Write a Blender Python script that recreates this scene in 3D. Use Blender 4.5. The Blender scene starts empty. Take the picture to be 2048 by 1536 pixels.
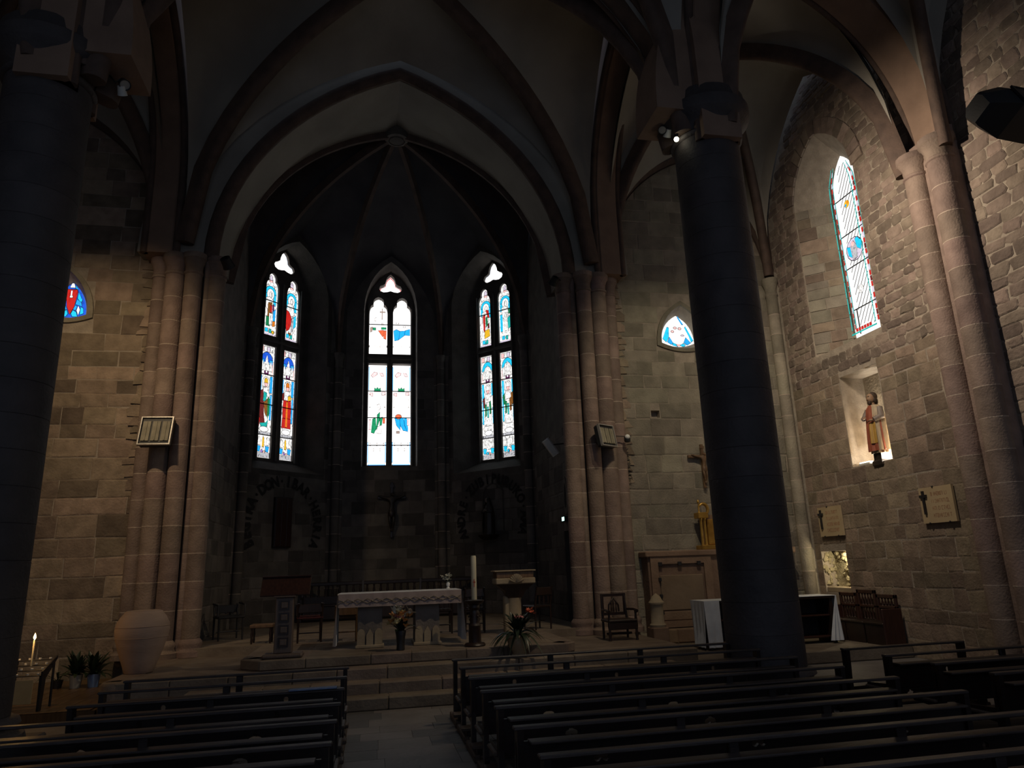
import bpy, math, random
from mathutils import Vector, Matrix

RND = random.Random(11)
PI = math.pi
sc = bpy.context.scene
COL = sc.collection

# ------------------------------------------------------------------ camera
F_PX, CAM_H = 1400.0, 1.8
YAW, PITCH, ROLL = math.radians(11.543), math.radians(14.522), math.radians(-2.033)
fwd = Vector((math.sin(YAW) * math.cos(PITCH), math.cos(YAW) * math.cos(PITCH), math.sin(PITCH)))
rt0 = Vector((math.cos(YAW), -math.sin(YAW), 0))
up0 = rt0.cross(fwd)
rt = rt0 * math.cos(ROLL) + up0 * math.sin(ROLL)
up = up0 * math.cos(ROLL) - rt0 * math.sin(ROLL)
cd = bpy.data.cameras.new('camera')
cd.sensor_fit = 'HORIZONTAL'; cd.sensor_width = 36.0
cd.lens = F_PX / 2048 * 36.0
cd.clip_start = 0.05; cd.clip_end = 200
cam = bpy.data.objects.new('camera', cd)
COL.objects.link(cam)
cam.matrix_world = Matrix(((rt.x, up.x, -fwd.x, 0), (rt.y, up.y, -fwd.y, 0),
                           (rt.z, up.z, -fwd.z, CAM_H), (0, 0, 0, 1)))
sc.camera = cam

def pix(p):
    d = Vector(p) - Vector((0, 0, CAM_H))
    z = d.dot(fwd)
    if z < 0.05: return None
    return 1024 + F_PX * d.dot(rt) / z, 768 - F_PX * d.dot(up) / z, z

# ------------------------------------------------------------------ world, view
w = bpy.data.worlds.new('world'); sc.world = w; w.use_nodes = True
w.node_tree.nodes['Background'].inputs[0].default_value = (0.62, 0.74, 1.0, 1)
w.node_tree.nodes['Background'].inputs[1].default_value = 0.25
sc.view_settings.view_transform = 'Standard'
try: sc.view_settings.look = 'None'
except Exception: pass
sc.view_settings.gamma = 1.0
sc.view_settings.exposure = 0.0
sc.view_settings.use_curve_mapping = False

# ------------------------------------------------------------------ mesh helpers
class MB:
    def __init__(s): s.v = []; s.f = []
    def add(s, vs, fs):
        b = len(s.v); s.v += [tuple(p) for p in vs]; s.f += [tuple(i + b for i in f) for f in fs]; return s
    def box(s, x0, x1, y0, y1, z0, z1, m=None):
        vs = [Vector((x, y, z)) for z in (z0, z1) for y in (y0, y1) for x in (x0, x1)]
        if m: vs = [m @ p for p in vs]
        return s.add(vs, [(0, 2, 3, 1), (4, 5, 7, 6), (0, 1, 5, 4), (1, 3, 7, 5), (3, 2, 6, 7), (2, 0, 4, 6)])
    def cbox(s, x0, x1, y0, y1, z0, z1, c=.01, m=None):
        """box with all edges chamfered"""
        c = min(c, (x1 - x0) * .45, (y1 - y0) * .45, (z1 - z0) * .45)
        vs = []; idx = {}
        X = (x0, x1); Y = (y0, y1); Z = (z0, z1)
        for i in (0, 1):
            for j in (0, 1):
                for k in (0, 1):
                    sx = c if i == 0 else -c; sy = c if j == 0 else -c; sz = c if k == 0 else -c
                    for a, p in enumerate(((X[i], Y[j] + sy, Z[k] + sz), (X[i] + sx, Y[j], Z[k] + sz), (X[i] + sx, Y[j] + sy, Z[k]))):
                        idx[i, j, k, a] = len(vs); vs.append(m @ Vector(p) if m else Vector(p))
        fs = []
        for i in (0, 1):
            q = [idx[i, 0, 0, 0], idx[i, 1, 0, 0], idx[i, 1, 1, 0], idx[i, 0, 1, 0]]; fs.append(q if i else q[::-1])
            q = [idx[0, i, 0, 1], idx[1, i, 0, 1], idx[1, i, 1, 1], idx[0, i, 1, 1]]; fs.append(q if not i else q[::-1])
            q = [idx[0, 0, i, 2], idx[1, 0, i, 2], idx[1, 1, i, 2], idx[0, 1, i, 2]]; fs.append(q if i else q[::-1])
        for i in (0, 1):
            for j in (0, 1):
                q = [idx[i, j, 0, 0], idx[i, j, 1, 0], idx[i, j, 1, 1], idx[i, j, 0, 1]]; fs.append(q if i ^ j else q[::-1])
                q = [idx[i, 0, j, 0], idx[i, 0, j, 2], idx[i, 1, j, 2], idx[i, 1, j, 0]]; fs.append(q if i ^ j else q[::-1])
                q = [idx[0, i, j, 1], idx[1, i, j, 1], idx[1, i, j, 2], idx[0, i, j, 2]]; fs.append(q if i ^ j else q[::-1])
        for i in (0, 1):
            for j in (0, 1):
                for k in (0, 1):
                    t = [idx[i, j, k, 0], idx[i, j, k, 1], idx[i, j, k, 2]]
                    fs.append(t if (i + j + k) % 2 else t[::-1])
        return s.add(vs, fs)
    def lathe(s, prof, c=(0, 0, 0), n=20, cap=True, sx=1, sy=1, m=None):
        """prof: (radius, z) from bottom to top"""
        vs = []; fs = []
        for r, z in prof:
            for k in range(n):
                a = 2 * PI * k / n
                p = Vector((c[0] + r * math.cos(a) * sx, c[1] + r * math.sin(a) * sy, c[2] + z))
                vs.append(m @ p if m else p)
        for i in range(len(prof) - 1):
            for k in range(n):
                k2 = (k + 1) % n
                fs.append((i * n + k, i * n + k2, (i + 1) * n + k2, (i + 1) * n + k))
        if cap:
            fs.append(tuple(range(n))[::-1]); t = (len(prof) - 1) * n; fs.append(tuple(t + k for k in range(n)))
        return s.add(vs, fs)
    def tube(s, pts, r, n=8, cap=True):
        pts = [Vector(p) for p in pts]; m = len(pts)
        rs = r if isinstance(r, (list, tuple)) else [r] * m
        vs = []; fs = []; prev = None
        for i, p in enumerate(pts):
            t = (pts[min(i + 1, m - 1)] - pts[max(i - 1, 0)])
            if t.length < 1e-9: t = Vector((0, 0, 1))
            t.normalize()
            if prev is None:
                ref = Vector((0, 0, 1)) if abs(t.z) < .9 else Vector((1, 0, 0))
                a = t.cross(ref).normalized()
            else:
                a = prev - t * prev.dot(t)
                a = a.normalized() if a.length > 1e-6 else t.orthogonal().normalized()
            prev = a; b = t.cross(a)
            for k in range(n):
                q = 2 * PI * k / n
                vs.append(p + (a * math.cos(q) + b * math.sin(q)) * rs[i])
        for i in range(m - 1):
            for k in range(n):
                k2 = (k + 1) % n
                fs.append((i * n + k, i * n + k2, (i + 1) * n + k2, (i + 1) * n + k))
        if cap:
            fs.append(tuple(range(n))[::-1]); fs.append(tuple((m - 1) * n + k for k in range(n)))
        return s.add(vs, fs)
    def sweep(s, path, prof, side, cap=True):
        """path in a vertical plane whose normal is side; prof: closed list (along side, outwards)"""
        side = Vector(side); path = [Vector(p) for p in path]; m = len(path); n = len(prof); vs = []
        for i, p in enumerate(path):
            t = (path[min(i + 1, m - 1)] - path[max(i - 1, 0)]).normalized()
            o = side.cross(t)
            for a, b in prof: vs.append(p + side * a + o * b)
        fs = []
        for i in range(m - 1):
            for k in range(n):
                k2 = (k + 1) % n
                fs.append((i * n + k, i * n + k2, (i + 1) * n + k2, (i + 1) * n + k))
        if cap:
            fs.append(tuple(range(n))[::-1]); fs.append(tuple((m - 1) * n + k for k in range(n)))
        return s.add(vs, fs)
    def prism(s, pts, n, d):
        """polygon (list of Vector) extruded along vector n by d"""
        pts = [Vector(p) for p in pts]; n = Vector(n) * d; k = len(pts)
        return s.add(pts + [p + n for p in pts], [tuple(range(k))[::-1], tuple(range(k, 2 * k))] +
                     [(i, (i + 1) % k, k + (i + 1) % k, k + i) for i in range(k)])
    def loft(s, rings, cap=True):
        n = len(rings[0]); vs = [p for r in rings for p in r]; fs = []
        for i in range(len(rings) - 1):
            for k in range(n):
                k2 = (k + 1) % n
                fs.append((i * n + k, i * n + k2, (i + 1) * n + k2, (i + 1) * n + k))
        if cap:
            fs.append(tuple(range(n))[::-1]); fs.append(tuple((len(rings) - 1) * n + k for k in range(n)))
        return s.add(vs, fs)
    def ball(s, c, r, n=12, sx=1, sy=1, sz=1, m=None):
        pr = [(max(1e-4, r * math.sin(PI * i / (n // 2 + 2))), -r * sz * math.cos(PI * i / (n // 2 + 2))) for i in range(n // 2 + 3)]
        return s.lathe(pr, c, n, cap=False, sx=sx, sy=sy, m=m)
    def ring(s, outer, inner, n, d, inner_back=None):
        """plate between an outer and an inner closed outline (same count), thickness d along n (from front to back)"""
        k = len(outer); n = Vector(n) * d
        outer = [Vector(p) for p in outer]; inner = [Vector(p) for p in inner]
        ib = [Vector(p) for p in inner_back] if inner_back else [p + n for p in inner]
        vs = outer + inner + [p + n for p in outer] + ib
        fs = []
        for i in range(k):
            j = (i + 1) % k
            fs += [(i, j, k + j, k + i), (2 * k + j, 2 * k + i, 3 * k + i, 3 * k + j),
                   (k + i, k + j, 3 * k + j, 3 * k + i), (j, i, 2 * k + i, 2 * k + j)]
        return s.add(vs, fs)

def obj(name, mb, mat, parent=None, smooth=None, fix=False, **props):
    me = bpy.data.meshes.new(name)
    me.from_pydata(mb.v, [], mb.f)
    if fix:
        import bmesh
        b = bmesh.new(); b.from_mesh(me); bmesh.ops.remove_doubles(b, verts=b.verts, dist=1e-5)
        bmesh.ops.recalc_face_normals(b, faces=b.faces); b.to_mesh(me); b.free()
    if smooth:
        me.polygons.foreach_set('use_smooth', [True] * len(me.polygons))
        me.set_sharp_from_angle(angle=math.radians(smooth))
    if mat: me.materials.append(MAT[mat])
    o = bpy.data.objects.new(name, me); COL.objects.link(o)
    if parent: o.parent = parent
    for k, v in props.items(): o[k] = v
    return o

def inst(src, parent, loc=None, rot=None, scale=None, name=None):
    o = src.copy(); COL.objects.link(o); o.parent = parent
    if loc is not None: o.location = loc
    if rot is not None: o.rotation_euler = rot
    if scale is not None: o.scale = scale
    return o

def thing(name, label, cat, loc=(0, 0, 0), rotz=0, group=None):
    o = bpy.data.objects.new(name, None); COL.objects.link(o)
    o.empty_display_size = .1
    o.location = loc; o.rotation_euler = (0, 0, rotz)
    o['label'] = label; o['category'] = cat
    if group: o['group'] = group
    return o

def tag(o, label, cat, group=None):
    o['label'] = label; o['category'] = cat
    if group: o['group'] = group
    return o

def struct(name, label=None, cat=None):
    o = bpy.data.objects.new(name, None); COL.objects.link(o); o.empty_display_size = .1
    o['kind'] = 'structure'
    if label: o['label'] = label
    if cat: o['category'] = cat
    return o

def sobj(name, mb, mat, label=None, cat=None, smooth=None, fix=False):
    o = obj(name, mb, mat, None, smooth, fix); o['kind'] = 'structure'
    if label: o['label'] = label
    if cat: o['category'] = cat
    return o

def copy_tree(o, parent=None):
    c = o.copy(); COL.objects.link(c); c.parent = parent
    for ch in [x for x in bpy.data.objects if x.parent == o]: copy_tree(ch, c)
    return c

# ------------------------------------------------------------------ materials
MAT = {}
def mat(name, c, c2=None, scale=3.0, rough=.8, bump=0.0, bscale=25.0, metal=0.0, detail=5.0, piece=0.0, spec=.5,
        stretch=None, stain=None):
    """procedural surface: two noise-mixed colours, optional brightness shift per piece, fine relief"""
    m = bpy.data.materials.new(name); m.use_nodes = True; MAT[name] = m
    nt = m.node_tree; N = nt.nodes; L = nt.links; b = N['Principled BSDF']
    b.inputs['Roughness'].default_value = rough; b.inputs['Metallic'].default_value = metal
    b.inputs['Specular IOR Level'].default_value = spec
    if c2 is None: c2 = tuple(x * .72 for x in c)
    geo = N.new('ShaderNodeNewGeometry')
    src = geo.outputs['Position']
    if stretch:
        mp = N.new('ShaderNodeMapping'); L.new(src, mp.inputs['Vector']); mp.inputs['Scale'].default_value = stretch; src = mp.outputs[0]
    no = N.new('ShaderNodeTexNoise'); no.inputs['Scale'].default_value = scale; no.inputs['Detail'].default_value = detail
    L.new(src, no.inputs['Vector'])
    cr = N.new('ShaderNodeMapRange'); cr.inputs['From Min'].default_value = .33; cr.inputs['From Max'].default_value = .67
    L.new(no.outputs['Fac'], cr.inputs['Value'])
    mx = N.new('ShaderNodeMix'); mx.data_type = 'RGBA'
    mx.inputs[6].default_value = (*c, 1); mx.inputs[7].default_value = (*c2, 1)
    L.new(cr.outputs[0], mx.inputs[0])
    col = mx.outputs[2]
    if piece:
        oi = N.new('ShaderNodeObjectInfo')
        ad = N.new('ShaderNodeMath'); ad.operation = 'ADD'
        L.new(oi.outputs['Random'], ad.inputs[0]); L.new(geo.outputs['Random Per Island'], ad.inputs[1])
        fr = N.new('ShaderNodeMath'); fr.operation = 'FRACT'; L.new(ad.outputs[0], fr.inputs[0])
        mr = N.new('ShaderNodeMapRange'); mr.inputs['To Min'].default_value = 1 - piece; mr.inputs['To Max'].default_value = 1 + piece * .8
        L.new(fr.outputs[0], mr.inputs['Value'])
        hs = N.new('ShaderNodeHueSaturation'); L.new(col, hs.inputs['Color']); L.new(mr.outputs[0], hs.inputs['Value'])
        # second hash shifts hue a little
        m2 = N.new('ShaderNodeMath'); m2.operation = 'MULTIPLY'; m2.inputs[1].default_value = 7.31; L.new(fr.outputs[0], m2.inputs[0])
        f2 = N.new('ShaderNodeMath'); f2.operation = 'FRACT'; L.new(m2.outputs[0], f2.inputs[0])
        r2 = N.new('ShaderNodeMapRange'); r2.inputs['To Min'].default_value = .485; r2.inputs['To Max'].default_value = .51
        L.new(f2.outputs[0], r2.inputs['Value']); L.new(r2.outputs[0], hs.inputs['Hue'])
        col = hs.outputs[0]
    L.new(col, b.inputs['Base Color'])
    if bump:
        nb = N.new('ShaderNodeTexNoise'); nb.inputs['Scale'].default_value = bscale; nb.inputs['Detail'].default_value = 6
        L.new(src, nb.inputs['Vector'])
        bp = N.new('ShaderNodeBump'); bp.inputs['Strength'].default_value = bump; bp.inputs['Distance'].default_value = .03
        L.new(nb.outputs['Fac'], bp.inputs['Height']); L.new(bp.outputs[0], b.inputs['Normal'])
    return m

def emit(name, c, s, streak=0.0):
    """glass that passes daylight: coloured glow, with painted grey strokes where streak > 0"""
    m = bpy.data.materials.new(name); m.use_nodes = True; MAT[name] = m
    nt = m.node_tree; N = nt.nodes; L = nt.links; b = N['Principled BSDF']
    b.inputs['Base Color'].default_value = (*(x * .15 for x in c), 1); b.inputs['Roughness'].default_value = .35
    b.inputs['Emission Color'].default_value = (*c, 1); b.inputs['Emission Strength'].default_value = s
    if streak:
        geo = N.new('ShaderNodeNewGeometry'); mp = N.new('ShaderNodeMapping'); mp.inputs['Scale'].default_value = (14, 14, 6)
        L.new(geo.outputs['Position'], mp.inputs['Vector'])
        no = N.new('ShaderNodeTexNoise'); no.inputs['Scale'].default_value = 2.2; no.inputs['Detail'].default_value = 3
        L.new(mp.outputs[0], no.inputs['Vector'])
        mr = N.new('ShaderNodeMapRange'); mr.inputs['From Min'].default_value = .52; mr.inputs['From Max'].default_value = .64
        mr.inputs['To Min'].default_value = 1; mr.inputs['To Max'].default_value = 1 - streak
        L.new(no.outputs['Fac'], mr.inputs['Value'])
        mx = N.new('ShaderNodeMix'); mx.data_type = 'RGBA'; mx.blend_type = 'MULTIPLY'; mx.inputs[0].default_value = 1
        mx.inputs[6].default_value = (*c, 1); L.new(mr.outputs[0], mx.inputs[7])
        L.new(mx.outputs[2], b.inputs['Emission Color'])
    return m

mat('mortar', (.37, .31, .24), (.27, .225, .175), 6, .95, .5, 30)
mat('rubble', (.25, .195, .15), (.165, .125, .095), 5, .92, .6, 22, piece=.40)
mat('ashlar', (.28, .215, .15), (.185, .14, .097), 4.5, .9, .5, 24, piece=.32)
mat('ashlar_warm', (.28, .215, .15), (.185, .14, .097), 4.5, .9, .5, 24, piece=.52)
mat('ashlar_grey', (.29, .255, .19), (.20, .175, .13), 3.5, .9, .5, 26, piece=.26)
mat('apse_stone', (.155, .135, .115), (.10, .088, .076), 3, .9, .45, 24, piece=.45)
mat('red_sandstone', (.25, .182, .143), (.172, .122, .096), 4, .85, .35, 30, piece=.22)
mat('joint', (.46, .37, .29), (.36, .28, .22), 8, .95, .4, 40)
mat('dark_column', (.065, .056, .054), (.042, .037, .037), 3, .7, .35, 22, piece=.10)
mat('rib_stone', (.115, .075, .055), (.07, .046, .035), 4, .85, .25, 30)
mat('arch_soffit', (.25, .165, .115), (.185, .12, .083), 2, .85, .2, 30)
mat('vault_plaster', (.33, .305, .255), (.25, .23, .195), .9, .95, .12, 14)
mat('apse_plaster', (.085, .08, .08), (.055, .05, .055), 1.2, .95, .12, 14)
mat('floor_stone', (.185, .168, .155), (.135, .122, .112), 2.2, .55, .2, 14, piece=.10)
mat('step_stone', (.205, .16, .118), (.135, .10, .072), 3, .75, .3, 20, piece=.12)
mat('floor_wood', (.14, .085, .04), (.09, .05, .022), 3, .35, .08, 20, stretch=(8, 1, 1))
mat('pew_wood', (.020, .011, .008), (.010, .006, .005), 4, .34, .1, 30, stretch=(1, 9, 9))
mat('floor_dark', (.095, .09, .086), (.07, .066, .063), 2.2, .55, .2, 14, piece=.12)
mat('pew_rail_lit', (.062, .047, .040), (.034, .025, .021), 6, .4, .1, 30, stretch=(1, 9, 9))  # pew wood made paler: light caught on rails and ledges put into the colour
mat('retable_panel', (.235, .165, .105), (.18, .122, .075), 2.0, .85, .2, 14)
mat('pew_worn', (.105, .075, .055), (.055, .038, .028), 6, .5, .1, 30, stretch=(1, 9, 9))
mat('dark_wood', (.026, .013, .009), (.014, .007, .005), 4, .4, .1, 30, stretch=(9, 9, 1))
mat('red_wood', (.05, .02, .013), (.028, .011, .008), 4, .35, .1, 30, stretch=(9, 9, 1))
mat('brown_wood', (.17, .095, .045), (.10, .055, .025), 4, .5, .1, 30, stretch=(9, 9, 1))
mat('lectern_wood', (.12, .088, .07), (.085, .06, .047), 5, .55, .1, 30, stretch=(9, 9, 1))
mat('gilt', (.62, .37, .08), (.42, .23, .045), 6, .35, .1, 30, metal=.7)
mat('pale_stone', (.36, .29, .19), (.27, .21, .135), 3, .85, .2, 20)
mat('retable_stone', (.25, .17, .105), (.175, .115, .07), 2.5, .85, .3, 18, piece=.1)
mat('terracotta', (.37, .27, .21), (.30, .215, .165), 1.6, .8, .12, 12, stretch=(1, 1, 4))
mat('linen', (.62, .64, .66), (.52, .54, .57), 5, .9, .1, 30)
mat('altar_cloth', (.33, .26, .235), (.27, .21, .19), 5, .9, .1, 30)
mat('lace', (.30, .25, .185), (.16, .125, .09), 26, .9, .2, 60)
mat('iron', (.022, .02, .02), (.012, .011, .012), 6, .5, .1, 40)
mat('dark_paint', (.013, .014, .016), (.008, .009, .010), 3, .55, .05, 30)
mat('steel_rim', (.42, .40, .36), (.33, .31, .28), 6, .4, .05, 30, metal=.4)
mat('burner', (.30, .27, .19), (.20, .18, .125), 6, .7, .1, 40)
mat('white_plastic', (.55, .55, .50), (.48, .48, .44), 4, .4)
mat('brass', (.45, .30, .09), (.3, .2, .06), 5, .3, metal=.8)
mat('wax', (.62, .57, .40), (.55, .50, .34), 3, .5)
mat('leaf', (.012, .026, .011), (.007, .015, .007), 7, .4)
mat('leaf_light', (.035, .05, .02), (.02, .03, .013), 7, .45)
mat('petal_white', (.62, .60, .50), (.5, .5, .4), 9, .7)
mat('petal_pale', (.58, .50, .24), (.5, .42, .2), 9, .7)
mat('petal_orange', (.60, .28, .08), (.45, .2, .06), 9, .7)
mat('petal_red', (.55, .12, .05), (.42, .08, .035), 9, .7)
mat('petal_pink', (.55, .22, .2), (.45, .16, .15), 9, .7)
mat('pot_blue', (.16, .27, .52), (.13, .22, .45), 4, .4)
mat('pot_white', (.40, .42, .40), (.32, .34, .33), 4, .4)
mat('skin_paint', (.36, .22, .13), (.26, .155, .09), 8, .6)
mat('robe_red', (.36, .10, .05), (.22, .055, .03), 7, .6, stretch=(6, 6, 1))
mat('robe_cream', (.48, .38, .25), (.36, .27, .17), 7, .6, stretch=(6, 6, 1))
mat('robe_gold', (.50, .30, .07), (.36, .2, .04), 7, .5, stretch=(6, 6, 1))
mat('robe_grey', (.25, .20, .17), (.18, .145, .12), 7, .6, stretch=(6, 6, 1))
mat('hair_brown', (.06, .035, .02), (.035, .02, .012), 14, .7)
mat('bronze_dark', (.035, .025, .018), (.018, .013, .01), 7, .5)
mat('ink', (.024, .021, .019), (.016, .014, .013), 6, .9)
mat('plaque_board', (.46, .35, .20), (.40, .30, .17), 3, .8)
mat('plaque_letter', (.27, .10, .045), (.22, .08, .04), 6, .8)
mat('lead', (.006, .006, .007), (.004, .004, .005), 6, .7)
mat('rock', (.40, .34, .21), (.26, .22, .13), 9, .9, .8, 30)
mat('red_seat', (.11, .022, .016), (.08, .016, .012), 4, .3)
mat('booklet_blue', (.10, .16, .30), (.16, .22, .34), 20, .5)
mat('paper', (.55, .42, .22), (.48, .36, .18), 6, .8)
mat('white_paint', (.78, .78, .74), (.68, .68, .65), 4, .6)
WH = 1.25
for nm, c, s, st in (('white', (1, .99, .97), WH, .0), ('paint', (1, .98, .95), 1.12, .72), ('grey', (.62, .62, .66), .9, .75),
                     ('cyan', (.02, .60, .95), 1.15, .25), ('blue', (.02, .13, .85), .95, .3), ('deepblue', (.02, .04, .55), .8, .2),
                     ('sky', (.02, .42, .95), 1.1, .2), ('red', (.75, .025, .02), .85, .35), ('maroon', (.24, .03, .03), .7, .4),
                     ('orange', (.95, .25, .02), .95, .3), ('gold', (.95, .55, .03), 1.0, .3), ('green', (.02, .33, .12), .7, .4),
                     ('brown', (.36, .14, .03), .75, .5), ('pink', (.95, .52, .50), 1.25, .35), ('purple', (.22, .03, .16), .6, .3),
                     ('violet', (.45, .28, .85), .9, .3), ('teal', (.02, .55, .5), .9, .3), ('lilac', (.80, .70, .85), 1.0, .45)):
    emit('glass_' + nm, c, s, st)
# the centre light faces the sun: the same colours, washed out
for nm, c, s, st in (('white', (1, .985, .975), 1.7, .0), ('rose', (1, .55, .55), 1.7, .3), ('green', (.02, .42, .17), .9, .3),
                     ('blue', (.02, .42, 1.0), 1.3, .15), ('red', (.95, .17, .07), 1.1, .3), ('brown', (.5, .36, .3), 1.0, .3),
                     ('pale', (.92, .84, .80), 1.5, .35), ('edge', (.12, .45, 1.0), 1.5, 0)):
    emit('bright_' + nm, c, s, st)
emit('lamp_on', (1, .93, .70), 9.0)
emit('lamp_edge', (1, .95, .85), 3.0)
emit('flame', (1, .62, .22), 14.0)
emit('exit_glow', (.55, 1, .85), 2.2)
# ================================================================== STRUCTURE
AX = 0.48                      # axis of nave and choir
ZA, ZB = .45, .59              # levels of the two choir platforms

def hp(u, k):
    return math.sqrt(max(0.0, (1 + k) ** 2 - (u + k) ** 2)) / math.sqrt(1 + 2 * k)

def arch2d(a, H, k=.7, n=14, stilt=0.0):
    """pointed arch: (x, z) from left springing to right springing"""
    L = []
    if stilt: L.append((-a, 0))
    for i in range(n + 1):
        q = i / n; u = math.cos(q * PI / 2)
        L.append((-a * u, stilt + H * hp(u, k)))
    R_ = [(-x, z) for x, z in L[::-1]][1:]
    return L + R_

class Wall:
    """a vertical wall plane: u along U, v up, d into the wall"""
    def __init__(s, O, U, N): s.O = Vector(O); s.U = Vector(U).normalized(); s.N = Vector(N).normalized()
    def P(s, u, v, d=0.0): return s.O + s.U * u + Vector((0, 0, v)) - s.N * d

def slab(mb, W, u0, u1, v0, v1, th, holes=()):
    us = sorted({u0, u1, *[max(u0, min(u1, h[i])) for h in holes for i in (0, 1)]})
    vs = sorted({v0, v1, *[max(v0, min(v1, h[i])) for h in holes for i in (2, 3)]})
    for i in range(len(us) - 1):
        for j in range(len(vs) - 1):
            cu, cv = (us[i] + us[i + 1]) / 2, (vs[j] + vs[j + 1]) / 2
            if any(h[0] < cu < h[1] and h[2] < cv < h[3] for h in holes): continue
            q = [(us[i], vs[j]), (us[i + 1], vs[j]), (us[i + 1], vs[j + 1]), (us[i], vs[j + 1])]
            mb.prism([W.P(u, v) for u, v in q], -W.N, th)

def rect_out(pts, c, r):
    """project outline points from c onto rectangle r=(u0,u1,v0,v1), snapping the corners"""
    out = []
    for u, v in pts:
        du, dv = u - c[0], v - c[1]; t = 1e9
        if du > 1e-9: t = min(t, (r[1] - c[0]) / du)
        if du < -1e-9: t = min(t, (r[0] - c[0]) / du)
        if dv > 1e-9: t = min(t, (r[3] - c[1]) / dv)
        if dv < -1e-9: t = min(t, (r[2] - c[1]) / dv)
        out.append((c[0] + du * t, c[1] + dv * t))
    for cu in (r[0], r[1]):
        for cv in (r[2], r[3]):
            k = min(range(len(out)), key=lambda i: (out[i][0] - cu) ** 2 + (out[i][1] - cv) ** 2)
            out[k] = (cu, cv)
    return out

def plate_hole(mb, W, r, pts, d0, th, pts_back=None):
    c = (sum(p[0] for p in pts) / len(pts), sum(p[1] for p in pts) / len(pts))
    o = rect_out(pts, c, r)
    mb.ring([W.P(u, v, d0) for u, v in o], [W.P(u, v, d0) for u, v in pts], -W.N, th,
            [W.P(u, v, d0 + th) for u, v in pts_back] if pts_back else None)

def dense(poly, step):
    out = []
    for i, p in enumerate(poly):
        q = poly[(i + 1) % len(poly)]; n = max(1, int(math.hypot(q[0] - p[0], q[1] - p[1]) / step))
        out += [(p[0] + (q[0] - p[0]) * k / n, p[1] + (q[1] - p[1]) * k / n) for k in range(n)]
    return out

def lancet(uc, hw, v0, vs, vt, k=1.2, n=7, side=8):
    """outline of a pointed opening, fixed point count"""
    p = [(uc - hw + 2 * hw * i / 4, v0) for i in range(4)]
    p += [(uc + hw, v0 + (vs - v0) * i / side) for i in range(side)]
    a = arch2d(hw, vt - vs, k, n)[::-1]
    p += [(uc + x, vs + z) for x, z in a]
    p += [(uc - hw, v0 + (vs - v0) * (side - 1 - i) / side) for i in range(side - 1)]
    return p

def span_of(poly):
    def f(v0, v1):
        us = []
        for i, p in enumerate(poly):
            q = poly[(i + 1) % len(poly)]
            lo, hi = min(p[1], q[1]), max(p[1], q[1])
            if hi < v0 or lo > v1: continue
            for v in (max(lo, v0), min(hi, v1)):
                t = (v - p[1]) / (q[1] - p[1]) if abs(q[1] - p[1]) > 1e-9 else 0
                us.append(p[0] + (q[0] - p[0]) * t)
            if lo == hi: us += [p[0], q[0]]
        return (min(us), max(us)) if us else None
    return f

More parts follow.
